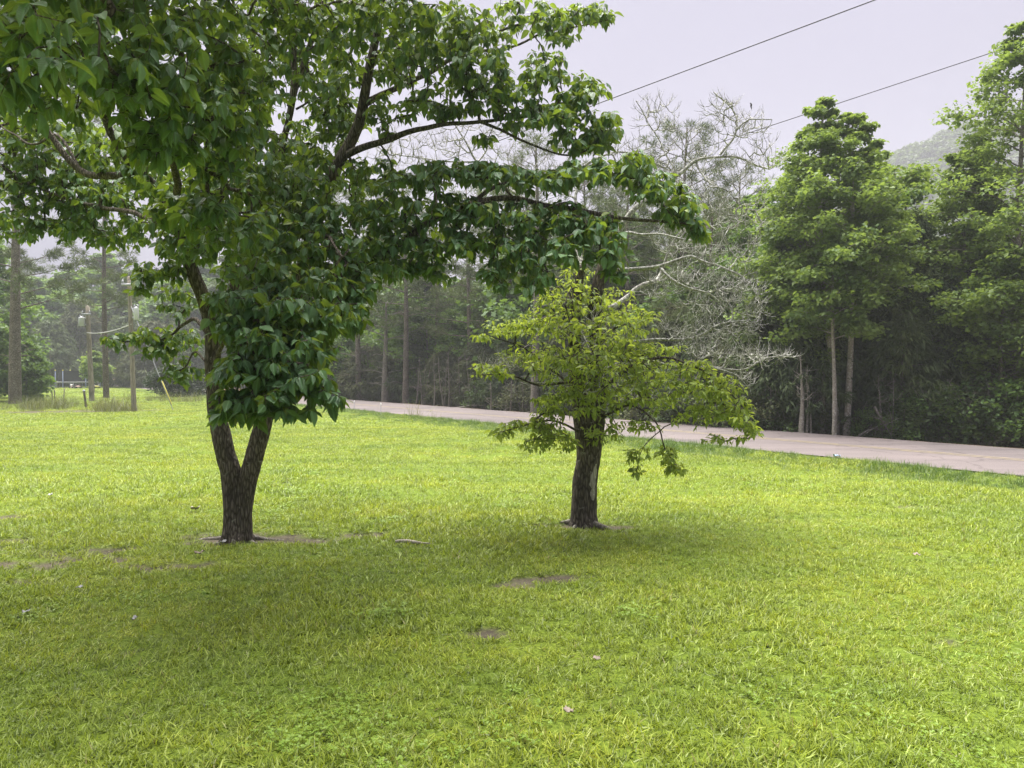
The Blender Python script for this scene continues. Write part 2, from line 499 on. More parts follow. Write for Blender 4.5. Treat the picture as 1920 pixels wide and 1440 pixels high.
wp_ = t.n('ShaderNodeVectorMath', operation='ADD')
nzc = t.n('ShaderNodeTexNoise'); nzc.inputs['Scale'].default_value = 1.3; nzc.inputs['Detail'].default_value = 5
t.l(p, nzc.inputs['Vector']); t.l(p, wp_.inputs[0]); t.l(nzc.outputs['Color'], wp_.inputs[1]); t.l(wp_.outputs[0], vo.inputs['Vector'])
crk = t.ramp(vo.outputs['Distance'], [(0.0, (0.55, 0.54, 0.54)), (0.012, (1, 1, 1))])
col = t.mix(0.8, col, crk, 'MULTIPLY')
pt = t.noise(p, 0.22, 2)
col = t.mix(1.0, col, t.ramp(pt, [(0.44, (0.88, 0.88, 0.89)), (0.47, (1.03, 1.02, 1.02))]), 'MULTIPLY')
M['asphalt'] = t.done(t.bsdf(col, 0.85, 0.25, n1, 0.4, 0.01))
t = NT('road_paint')
n1 = t.noise(t.pos(), 6, 5, 0.7)
t_col = t.mix(t.ramp(n1, [(0.42, (0, 0, 0)), (0.58, (1, 1, 1))]), (0.235, 0.195, 0.125), (0.165, 0.142, 0.125))
M['paint'] = t.done(t.bsdf(t_col, 0.8, 0.2))
strip('road', M['asphalt'], C_NEAR, C_FAR, 0.022, edge=0.10, seed=5, nc=6)
strip('road_marking', M['paint'], C_MID - 0.16, C_MID - 0.05, 0.026)
strip('road_marking', M['paint'], C_MID + 0.05, C_MID + 0.16, 0.026)

# ------------------------------------------------------------------ instanced stuff (grass, far woods)
def instancer(name, pts, rot, scl, idx, protos, kind='stuff'):
    src = bpy.data.collections.new(name + '_source')
    for k, o in enumerate(protos):
        src.objects.link(o)
    me = bpy.data.meshes.new(name)
    n = len(pts)
    me.vertices.add(n); me.vertices.foreach_set('co', np.asarray(pts, np.float32).ravel())
    for nm, ty, v in (('irot', 'FLOAT_VECTOR', rot), ('iscl', 'FLOAT', scl), ('iidx', 'INT', idx)):
        at = me.attributes.new(nm, ty, 'POINT')
        at.data.foreach_set('vector' if ty == 'FLOAT_VECTOR' else 'value', np.asarray(v, np.int32 if ty == 'INT' else np.float32).ravel())
    o = bpy.data.objects.new(name, me)
    COL.objects.link(o)
    ng = bpy.data.node_groups.new(name, 'GeometryNodeTree')
    ng.interface.new_socket('Geometry', in_out='INPUT', socket_type='NodeSocketGeometry')
    ng.interface.new_socket('Geometry', in_out='OUTPUT', socket_type='NodeSocketGeometry')
    N = ng.nodes.new
    gi, go, io, ci = N('NodeGroupInput'), N('NodeGroupOutput'), N('GeometryNodeInstanceOnPoints'), N('GeometryNodeCollectionInfo')
    ci.inputs['Collection'].default_value = src
    ci.inputs['Separate Children'].default_value = True
    ci.inputs['Reset Children'].default_value = True
    io.inputs['Pick Instance'].default_value = True
    def na(nm, ty):
        x = N('GeometryNodeInputNamedAttribute'); x.data_type = ty; x.inputs['Name'].default_value = nm
        return x.outputs['Attribute']
    e = N('FunctionNodeEulerToRotation')
    lk = ng.links.new
    lk(gi.outputs[0], io.inputs['Points']); lk(ci.outputs[0], io.inputs['Instance'])
    lk(na('irot', 'FLOAT_VECTOR'), e.inputs[0]); lk(e.outputs[0], io.inputs['Rotation'])
    lk(na('iscl', 'FLOAT'), io.inputs['Scale']); lk(na('iidx', 'INT'), io.inputs['Instance Index'])
    lk(io.outputs[0], go.inputs[0])
    md = o.modifiers.new('scatter', 'NODES'); md.node_group = ng
    return tag(o, kind=kind)

def blades(n, rad, l0, l1, w0, w1, lean0, lean1, seed, width_lv=(1.0, 0.85, 0.5)):
    r = np.random.default_rng(seed)
    b = r.normal(0, rad * 0.55, (n, 2))
    az = r.uniform(0, 2 * math.pi, n)
    ln = r.uniform(l0, l1, n); wd = r.uniform(w0, w1, n); lean = r.uniform(lean0, lean1, n); bend = r.uniform(0.1, 0.9, n)
    h = np.stack([np.cos(az), np.sin(az), np.zeros(n)], 1)
    sd = np.stack([-np.sin(az), np.cos(az), r.normal(0, .5, n)], 1); sd = norm(sd)
    V = []
    for t_, wl in zip((0.0, 0.42, 0.78), width_lv):
        c = np.column_stack([b, np.zeros(n)]) + h * (ln * (np.sin(lean) * t_ + bend * 0.35 * t_ * t_))[:, None]
        c[:, 2] = ln * (np.cos(lean) * t_ - bend * 0.30 * t_ * t_) - 0.004
        V += [c - sd * (wd * wl * .5)[:, None], c + sd * (wd * wl * .5)[:, None]]
    c = np.column_stack([b, np.zeros(n)]) + h * (ln * (np.sin(lean) + bend * .35))[:, None]
    c[:, 2] = ln * (np.cos(lean) - bend * 0.36)
    V.append(c)
    V = np.stack(V, 1)
    k = np.arange(n)[:, None] * 7
    Q = np.concatenate([k + [[0, 1, 3, 2]], k + [[2, 3, 5, 4]]])
    T = k + [[4, 5, 6]]
    a = np.repeat(r.random(n), 7)
    return V.reshape(-1, 3), [Q, T], a

def clover(n, rad, seed):
    r = np.random.default_rng(seed)
    mb = MB()
    for _ in range(n):
        c = np.append(r.normal(0, rad, 2), r.uniform(0.02, 0.05))
        a0 = r.uniform(0, 6.3)
        for q in range(3):
            a = a0 + q * 2.1
            d = np.array([math.cos(a), math.sin(a), r.normal(0, .25)]); s = np.array([-d[1], d[0], r.normal(0, .25)])
            l = r.uniform(.010, .017)
            mb.add([c, c + d * l * .6 + s * l * .5, c + d * l * 1.05, c + d * l * .6 - s * l * .5], np.array([[0, 1, 2, 3]]), r.uniform(.5, 1))
    return mb

def grass_mat(name, lo, hi, tr, trans=0.3):
    t = NT(name)
    oi = t.n('ShaderNodeObjectInfo')
    r = t.math('ADD', t.math('MULTIPLY', t.attr('rnd'), 0.7), t.math('MULTIPLY', oi.outputs['Random'], 0.3))
    col = t.ramp(r, [(0.0, lo), (0.75, hi), (0.92, [min(1, c * 1.25) for c in hi]), (0.95, (0.30, 0.28, 0.12))])
    p = t.pos()
    n1 = t.noise(p, 0.45, 4); n2 = t.noise(p, 2.2, 3)
    st = t.noise(t.pos((0.25, 1.6, 1)), 0.9, 4)
    col = t.mix(1.0, col, t.ramp(n1, [(0.3, (0.80, 0.87, 0.9)), (0.7, (1.18, 1.10, 1.0))]), 'MULTIPLY')
    col = t.mix(1.0, col, t.ramp(n2, [(0.3, (0.84, 0.88, 0.9)), (0.7, (1.14, 1.08, 1.0))]), 'MULTIPLY')
    col = t.mix(1.0, col, t.ramp(st, [(0.35, (0.88, 0.92, 0.9)), (0.65, (1.10, 1.06, 1.0))]), 'MULTIPLY')
    s1 = t.bsdf(col, 0.42, 0.42)
    tl = t.n('ShaderNodeBsdfTranslucent'); t.l(t.mix(1.0, col, tr, 'MULTIPLY'), tl.inputs['Color'])
    mx = t.n('ShaderNodeMixShader'); mx.inputs[0].default_value = trans
    t.l(s1, mx.inputs[1]); t.l(tl.outputs[0], mx.inputs[2])
    return t.done(mx.outputs[0])

M['grass'] = grass_mat('grass', (0.044, 0.080, 0.010), (0.310, 0.392, 0.054), (1.45, 1.4, 0.8))
M['verge'] = grass_mat('verge_grass', (0.055, 0.105, 0.018), (0.115, 0.185, 0.034), (1.4, 1.4, 0.8))
M['weed'] = grass_mat('weeds', (0.060, 0.078, 0.025), (0.145, 0.165, 0.055), (1.3, 1.2, 0.7))
M['clover'] = leaf_mat('clover', (0.10, 0.18, 0.02), (0.20, 0.31, 0.035), (0.3, 0.42, 0.03), 0.3)

def proto(mb, name, mat):
    return bpy.data.objects.new(name, mb.mesh(name, mat))

near_p = [proto(MB().add(*blades(11, .036, .030, .080, 0.0040, .0095, .25, 1.45, 100 + k)), 'grass_tuft', M['grass']) for k in range(6)]
near_p += [proto(clover(7, .035, 300 + k), 'grass_tuft_clover', M['clover']) for k in range(2)]
far_p = [proto(MB().add(*blades(70, .16, .035, .075, .006, .010, .2, 1.2, 200 + k)), 'grass_patch', M['grass']) for k in range(4)]

def scatter(y0, y1, dens, margin=1.2):
    """random lawn points inside the view wedge between two distances"""
    hw = lambda y: y * 0.70 + margin
    A = (hw(y0) + hw(y1)) * (y1 - y0)
    n = int(A * dens * 1.25)
    y = rng.uniform(y0, y1, n); x = rng.uniform(-hw(y1), hw(y1), n)
    k = np.abs(x) < hw(y)
    x, y = x[k], y[k]
    c = RN[0] * x + RN[1] * y
    k = (c < C_NEAR + 0.02)
    x, y, c = x[k], y[k], c[k]
    k = rng.random(len(x)) > dirt(x, y) * 0.97
    return x[k], y[k], c[k]

px_, py_, sc_ = [], [], []
for y0, y1, dn, s in ((2.3, 4.2, 760, 1.05), (4.2, 6.5, 560, 1.08), (6.5, 9.5, 380, 1.15), (9.5, 14, 170, 1.35)):
    x, y, c = scatter(y0, y1, dn)
    px_.append(x); py_.append(y)
    thin = 0.55 + 0.6 * vnoise(x * .8, y * .8, 0, 9)
    sc_.append(s * np.clip(thin, .6, 1.1) * rng.uniform(.75, 1.2, len(x)))
x, y, s = map(np.concatenate, (px_, py_, sc_))
cq = G(610, 1375)
clv = (rng.random(len(x)) < .55 * np.exp(-(((x - cq[0]) / .28) ** 2 + ((y - cq[1]) / .22) ** 2))) | ((vnoise(x * 2.2, y * 2.2, 0, 31) > .78) & (rng.random(len(x)) < .10))
idx = np.where(clv, rng.integers(6, 8, len(x)), rng.integers(0, 6, len(x)))
rot = np.column_stack([rng.normal(0, .12, (len(x), 2)), rng.uniform(0, 6.283, len(x))])
instancer('grass', np.column_stack([x, y, gz(x, y) - .018 * dirt(x, y)]), rot, s, idx, near_p)
px_, py_, sc_ = [], [], []
for y0, y1, dn, s in ((13.5, 22, 26, 1.0), (22, 40, 9, 1.25), (40, 90, 1.6, 1.8)):
    x, y, c = scatter(y0, y1, dn)
    px_.append(x); py_.append(y); sc_.append(s * rng.uniform(.8, 1.2, len(x)))
x, y, s = map(np.concatenate, (px_, py_, sc_))
rot = np.column_stack([np.zeros((len(x), 2)), rng.uniform(0, 6.283, len(x))])
far_grass = instancer('far_grass', np.column_stack([x, y, gz(x, y)]), rot, s, rng.integers(0, 4, len(x)), far_p)

# uncut verge beside the road, and the weeds round the bed by the poles
verge_p = [proto(MB().add(*blades(26, .09, .06, .17, .004, .008, .1, .9, 400 + k)), 'verge_tuft', M['verge']) for k in range(4)]
n = 9000
s_, c_ = rng.uniform(-14, 75, n), C_NEAR - np.abs(rng.normal(0.0, 0.85, n)) - .03
xy = RN[None] * c_[:, None] + RU[None] * s_[:, None]
x, y = xy[:, 0], xy[:, 1]
instancer('verge_grass', np.column_stack([x, y, gz(x, y)]), np.column_stack([np.zeros((n, 2)), rng.uniform(0, 6.3, n)]),
          rng.uniform(.5, 1.15, n) * (.6 + .7 * vnoise(x * .9, y * .9, 0, 8)), rng.integers(0, 4, n), verge_p)
weed_p = [proto(MB().add(*blades(22, .26, .2, .9, .006, .016, .02, .75, 500 + k)), 'weed_tuft', M['weed']) for k in range(4)]
g = []
for cx, cyy, rx, ry, k in ((40, 766, 60, 3, 60), (85, 764, 40, 4, 60), (118, 760, 18, 3, 20), (190, 768, 22, 3, 26), (215, 770, 26, 3, 40), (245, 770, 14, 3, 26), (320, 752, 60, 2, 60), (790, 783, 40, 3, 5)):
    for _ in range(k):
        q = G(cx + rng.normal(0, rx * .6), cyy + rng.normal(0, ry * .6)); g.append(q)
g = np.array(g); g[:, 2] = gz(g[:, 0], g[:, 1])
instancer('tall_weeds', g, np.column_stack([np.zeros((len(g), 2)), rng.uniform(0, 6.3, len(g))]), rng.uniform(.2, 1.0, len(g)) ** 1.2 * 1.2, rng.integers(0, 4, len(g)), weed_p)

# ------------------------------------------------------------------ branching skeletons for the two lawn trees
class Skel:
    def __init__(self, r_tip=0.0022, power=0.46, seed=1):
        self.pos, self.par, self.fix = [], [], []
        self.limbs = []
        self.r_tip, self.power = r_tip, power
        self.r = np.random.default_rng(seed)
        self.tips = []
    def limb(self, pts, r0, r1, kind='branch', step=0.07, wob=0.012):
        p = spline(pts, step)
        if kind != 'trunk':
            k = np.linspace(0, 1, len(p))[:, None]
            s = self.r.uniform(0, 99)
            p = p + wob * 2 * np.column_stack([vnoise(np.arange(len(p)) * .35, s, q, 5) - .5 for q in range(3)]) * np.minimum(1, k * 6)
        rad = r0 + (r1 - r0) * np.linspace(0, 1, len(p)) ** 0.8
        self.limbs.append((p, rad, kind))
        for i in range(len(p)):
            self.pos.append(p[i]); self.par.append(len(self.pos) - 2 if i else -1); self.fix.append(rad[i])
        return self
    def grow(self, att, step=0.09, arch=0.06, wig=0.05, maxlen=9.0):
        n0 = len(self.pos)
        cap = n0 + len(att) * 30
        Pn = np.empty((cap, 3)); Pn[:n0] = self.pos
        base_fix = len(self.pos)
        d = np.array([np.min(np.sum((Pn[:n0] - a) ** 2, 1)) for a in att])
        n = n0
        pen = np.zeros(cap)
        pen[:n0] = np.array(self.fix) * 1.2           # prefer thin wood
        for ai in np.argsort(d):
            a = att[ai]
            dv = Pn[:n] - a
            dist = np.sqrt(np.sum(dv * dv, 1))
            j = int(np.argmin(dist + pen[:n]))
            ln = dist[j]
            if ln > maxlen or ln < 0.02: continue
            k = max(1, int(round(ln / step)))
            tt = np.linspace(0, 1, k + 1)[1:]
            q = Pn[j] + (a - Pn[j]) * tt[:, None]
            q[:, 2] += arch * ln * np.sin(math.pi * tt)
            sd = self.r.normal(0, 1, 3)
            q += (np.sin(math.pi * tt) * wig * ln)[:, None] * sd
            if k > 2: q[:-1] += self.r.normal(0, step * .07, (k - 1, 3))
            pr = j
            for i in range(k):
                Pn[n] = q[i]; self.par.append(pr); self.fix.append(0.0); pr = n; n += 1
            self.tips.append(n - 1)
        self.P = Pn[:n]
        self.nfix = base_fix
        cnt = np.zeros(n)
        cnt[self.tips] = 1
        par = np.array(self.par)
        for i in range(n - 1, base_fix - 1, -1):
            if cnt[i] == 0: cnt[i] = 1
            if par[i] >= base_fix: cnt[par[i]] += cnt[i]
        self.cnt = cnt
        self.rad = self.r_tip * np.maximum(cnt, 1) ** self.power
        ch = {}
        for i in range(base_fix, n):
            ch.setdefault(par[i], []).append(i)
        self.children = ch
        return self
    def chains(self):
        out = []
        stack = []
        for p, lst in list(self.children.items()):
            if p < self.nfix:
                stack += [(p, c) for c in lst]
        while stack:
            p, c = stack.pop()
            ids = [p, c]
            while True:
                k = self.children.get(ids[-1], [])
                if not k: break
                k = sorted(k, key=lambda i: -self.cnt[i])
                ids.append(k[0])
                stack += [(ids[-2], x) for x in k[1:]]
            r = self.rad[ids].copy(); r[0] = r[1]
            r[-1] = min(r[-1], self.r_tip * .8)
            out.append((self.P[ids], r, ids))
        return out

def bark_tube(pts, rad, sides, amp, seed, flare=0.0, z0=0.0, lobes=5, fl_h=0.10):
    """thick trunk with ridged bark and a flared, lobed foot"""
    pts = np.asarray(pts, float)
    V, F = tube(pts, rad, sides)
    n = len(pts)
    cen = np.concatenate([np.repeat(pts, sides, 0), pts[[-1]]])
    rr = np.concatenate([np.repeat(rad, sides), [rad[-1]]])
    dr = norm(V - cen); dr[-1] = 0
    ang = np.arctan2(dr[:, 1], dr[:, 0])
    q = np.column_stack([dr[:, 0] * rr, dr[:, 1] * rr, V[:, 2] * .22])
    rid = 1 - np.abs(2 * vnoise(q[:, 0] * 38, q[:, 1] * 38, q[:, 2] * 38, seed) - 1)
    rid2 = 1 - np.abs(2 * vnoise(q[:, 0] * 80, q[:, 1] * 80, q[:, 2] * 90, seed + 1) - 1)
    lump = vnoise(q[:, 0] * 9, q[:, 1] * 9, V[:, 2] * 4, seed + 2) - .5
    h = amp * (rid * .8 + rid2 * .45 - .7) + 0.10 * rr * lump * 2
    if flare:
        zz = np.maximum(V[:, 2] - z0, 0)
        f = np.exp(-zz / fl_h)
        h = h + flare * rr * f * (0.55 + 0.65 * np.cos(ang * lobes + seed) * np.exp(-zz / (fl_h * 1.3)) + .3 * np.cos(ang * 2 + 1.3 * seed))
    V = V + dr * h[:, None]
    return V, F

def leaf_template(nseg, width, curl, fold, wave, seed, tip=1.0):
    """ovate leaf along +x, face up +z; returns V (n,3), faces, uv"""
    r = np.random.default_rng(seed)
    v = np.linspace(0, 1, nseg + 2)
    hw = width * np.sin(math.pi * v ** 0.80) ** 0.9 * (1 - 0.25 * v ** 3)
    V, UV = [], []
    zc = -curl * v ** 2
    for i, t_ in enumerate(v):
        if i in (0, len(v) - 1):
            V.append((t_, 0, zc[i])); UV.append((0, t_))
        else:
            z1, z2 = r.normal(0, wave, 2)
            V += [(t_, -hw[i], zc[i] + fold * hw[i] + z1), (t_, 0, zc[i]), (t_, hw[i], zc[i] + fold * hw[i] + z2)]
            UV += [(-hw[i], t_), (0, t_), (hw[i], t_)]
    F3, F4 = [(0, 1, 2), (0, 2, 3)], []
    for i in range(nseg - 1):
        a = 1 + 3 * i
        F4 += [(a, a + 3, a + 4, a + 1), (a + 1, a + 4, a + 5, a + 2)]
    a = 1 + 3 * (nseg - 1); e = 1 + 3 * nseg
    F3 += [(a, e, a + 1), (a + 1, e, a + 2)]
    return np.array(V), [np.array(F3), np.array(F4)], np.array(UV)

def leaf_frames(base, az, droop, roll, r):
    d = np.stack([np.cos(az) * np.cos(droop), np.sin(az) * np.cos(droop), -np.sin(droop)], 1)
    up = np.array([0, 0, 1.0]) + r.normal(0, .15, d.shape)
    n = norm(up - d * np.sum(up * d, 1, keepdims=True))
    s = np.cross(n, d)
    c, sn = np.cos(roll)[:, None], np.sin(roll)[:, None]
    n2 = n * c + s * sn
    s2 = np.cross(n2, d)
    return np.stack([d, s2, n2], -1)        # columns: leaf x, y, z axes

def make_leaves(root, base, R, size, rnd, temps, mat, n_single, cell=24, order=None):
    """the largest leaves in view become objects of their own, the rest one part"""
    N = len(base)
    ti = rng.integers(0, len(temps), N)
    cen = base + R[:, :, 0] * (size * .5)[:, None]
    u, v, d = proj(cen)
    inside = (u > 8) & (u < 1912) & (v > 8) & (v < 1300) & (d > .5)
    best = {}
    for i in np.where(inside)[0]:
        k = (int(u[i] // cell), int(v[i] // cell))
        if k not in best or d[i] < d[best[k]]: best[k] = i
    cand = np.array(sorted(best.values()))
    facing = np.abs(np.sum(R[cand][:, :, 2] * norm(cen[cand] - np.array([0, 0, CAM_H])), 1))
    score = size[cand] / d[cand] * (0.25 + facing)
    single = cand[np.argsort(-score)[:n_single]]
    is_s = np.zeros(N, bool); is_s[single] = True
    mb = MB()
    for k, (TV, TF, TU) in enumerate(temps):
        ids = np.where((ti == k) & ~is_s)[0]
        if not len(ids): continue
        W = np.einsum('nij,vj->nvi', R[ids] * size[ids][:, None, None], TV) + base[ids][:, None, :]
        nv = len(TV)
        off = (np.arange(len(ids)) * nv)[:, None, None]
        mb.add(W.reshape(-1, 3), [(f[None] + off).reshape(-1, f.shape[1]) for f in TF], np.repeat(rnd[ids], nv), np.tile(TU, (len(ids), 1)))
    o = mb.build('foliage', mat, root)
    o['kind'] = 'stuff'
    meshes = {}
    rl = np.array(root.location)
    for i in single:
        q = (ti[i], int(rnd[i] * 5.999))
        if q not in meshes:
            TV, TF, TU = temps[ti[i]]
            meshes[q] = MB().add(TV, TF, (q[1] + .5) / 6, TU).mesh('leaf', mat)
        lo = bpy.data.objects.new('leaf', meshes[q])
        COL.objects.link(lo)
        lo.parent = root
        m4 = Matrix.Identity(4)
        for a in range(3):
            for b in range(3): m4[a][b] = R[i, a, b] * size[i]
            m4[a][3] = base[i, a] - rl[a]
        lo.matrix_local = m4

def attract(clusters, seed, drad=0.6, mult=1.0):
    """points inside ellipsoids given as (px, py, rx, ry, distance, count[, depth radius])"""
    r = np.random.default_rng(seed)
    o = []
    for c in clusters:
        px, py, rx, ry, d, n = c[:6]
        dr = c[6] if len(c) > 6 else drad
        for _ in range(int(round(n * mult))):
            v = r.normal(0, 1, 3); v = v / np.linalg.norm(v) * r.random() ** (1 / 2.4)
            o.append(P(px + v[0] * rx, py + v[1] * ry, d + v[2] * dr))
    return np.array(o)

def PP(*a): return [P(*q) for q in a]

# ================= the large dogwood =================
b = G(447, 1009); b[2] = gz(b[0], b[1])
big = empty('dogwood_tree', tuple(b), 'large leafy dogwood forking into two dark stems above bare dirt on the lawn', 'tree')
D0 = b[1]
sk = Skel(0.0021, 0.45, 3)
T1 = PP((441, 1016, D0), (441, 970, D0), (439, 930, D0), (433, 885, D0), (422, 850, D0), (412, 800, D0), (404, 750, D0), (400, 690, D0), (397, 620, D0), (381, 560, D0 - .05), (357, 500, D0 - .1), (335, 430, D0 - .2))
T2 = PP((453, 1016, D0), (453, 970, D0), (457, 930, D0), (468, 885, D0), (479, 848, D0), (493, 800, D0), (505, 745, D0), (518, 680, D0), (540, 600, D0), (563, 520, D0), (585, 450, D0), (603, 380, D0), (630, 310, D0))
sk.limb(T1, .114, .052, 'trunk', .035)
sk.limb(T2, .098, .058, 'trunk', .035)
sk.limb(PP((335, 430, D0 - .2), (305, 370, D0 - .4), (268, 330, D0 - .6), (225, 280, D0 - .7), (200, 235, D0 - .8), (185, 170, D0 - 1), (150, 90, D0 - 1.2), (130, -40, D0 - 1.4)), .055, .012)
sk.limb(PP((268, 330, D0 - .6), (200, 330, D0 - .5), (150, 320, D0 - .4), (85, 240, D0 - .4), (30, 160, D0 - .4), (-60, 60, D0 - .4)), .038, .012)
sk.limb(PP((150, 318, D0 - .4), (110, 255, D0 - .2), (60, 270, D0), (0, 235, D0 + .3)), .018, .008)
sk.limb(PP((335, 430, D0 - .2), (250, 400, D0 + .2), (150, 380, D0 + .6), (60, 350, D0 + .9), (-60, 330, D0 + 1.1)), .03, .008)
sk.limb(PP((630, 310, D0), (656, 268, D0), (678, 210, D0), (690, 140, D0), (704, 70, D0), (716, 0, D0 - .1), (722, -90, D0 - .2), (726, -220, D0 - .3)), .062, .02)
sk.limb(PP((540, 600, D0), (590, 590, D0 - .1), (640, 555, D0 - .3), (690, 505, D0 - .5), (760, 450, D0 - .6), (830, 405, D0 - .7), (880, 385, D0 - .8), (940, 370, D0 - .8), (1040, 386, D0 - .8), (1150, 408, D0 - .9), (1230, 416, D0 - .9), (1290, 420, D0 - .9)), .058, .010)
sk.limb(PP((880, 385, D0 - .8), (930, 350, D0 - .7), (1010, 335, D0 - .6), (1100, 330, D0 - .6), (1200, 335, D0 - .7)), .022, .008)
sk.limb(PP((640, 295, D0), (680, 277, D0 - .1), (725, 263, D0 - .2), (780, 243, D0 - .3), (850, 232, D0 - .3), (960, 222, D0 - .4), (1040, 215, D0 - .4)), .040, .012)
sk.limb(PP((900, 228, D0 - .35), (950, 250, D0 - .4), (1010, 275, D0 - .4), (1070, 292, D0 - .4), (1130, 262, D0 - .4)), .016, .006)
sk.limb(PP((683, 195, D0), (740, 165, D0 + .1), (800, 140, D0 + .2), (860, 100, D0 + .2), (930, 60, D0 + .2), (990, 40, D0 + .2)), .036, .010)
sk.limb(PP((860, 100, D0 + .2), (960, 88, D0 + .3), (1020, 62, D0 + .3), (1080, 50, D0 + .4), (1140, 38, D0 + .4)), .018, .006)
sk.limb(PP((398, 640, D0), (430, 560, D0 + .1), (470, 470, D0 + .2), (500, 390, D0 + .3), (520, 310, D0 + .35), (537, 240, D0 + .4), (549, 170, D0 + .4), (551, 90, D0 + .4), (556, -20, D0 + .3), (560, -160, D0)), .056, .02)
sk.limb(PP((543, 200, D0 + .4), (564, 140, D0 + .4), (578, 90, D0 + .4), (600, 20, D0 + .5), (625, -90, D0 + .6)), .036, .014)
sk.limb(PP((555, 205, D0 + .4), (590, 185, D0 + .4), (625, 175, D0 + .3)), .014, .006)
sk.limb(PP((398, 650, D0), (370, 598, D0 + .3), (342, 612, D0 + .5), (310, 632, D0 + .7), (270, 640, D0 + .9), (215, 642, D0 + 1)), .026, .006)
sk.limb(PP((398, 690, D0), (365, 660, D0 + .3), (345, 690, D0 + .5), (320, 700, D0 + .6)), .016, .006)
sk.limb(PP((335, 430, D0 - .2), (330, 340, D0 - 1.4), (315, 260, D0 - 2.3), (270, 190, D0 - 3.1), (200, 120, D0 - 3.7)), .04, .010)
sk.limb(PP((315, 260, D0 - 2.3), (380, 250, D0 - 2.6), (400, 220, D0 - 3.0)), .02, .008)
sk.limb(PP((400, 690, D0), (420, 640, D0 - .9), (450, 600, D0 - 1.7), (480, 600, D0 - 2.3)), .028, .008)
sk.limb(PP((530, 640, D0), (535, 600, D0 - .8), (530, 580, D0 - 1.6), (515, 590, D0 - 2.2)), .03, .008)
sk.limb(PP((585, 450, D0), (600, 440, D0 - .8), (620, 450, D0 - 1.4), (640, 480, D0 - 1.8)), .03, .008)
sk.limb(PP((560, -10, D0), (545, -60, D0 - 1), (500, -180, D0 - 2.2), (430, -320, D0 - 3.0)), .035, .012)
sk.limb(PP((726, -100, D0 - .3), (740, -180, D0 - 1.2), (760, -260, D0 - 2.0)), .03, .012)
sk.limb(PP((130, -40, D0 - 1.4), (0, -100, D0 - 2.2), (-180, -60, D0 - 2.8), (-380, 80, D0 - 3.0)), .02, .008)
sk.limb(PP((185, 170, D0 - 1), (80, 130, D0 - 1.8), (-80, 120, D0 - 2.6), (-300, 160, D0 - 3)), .025, .008)
sk.limb(PP((500, 390, D0 + .3), (470, 370, D0 - .6), (430, 350, D0 - 1.5), (410, 330, D0 - 2.2)), .03, .008)

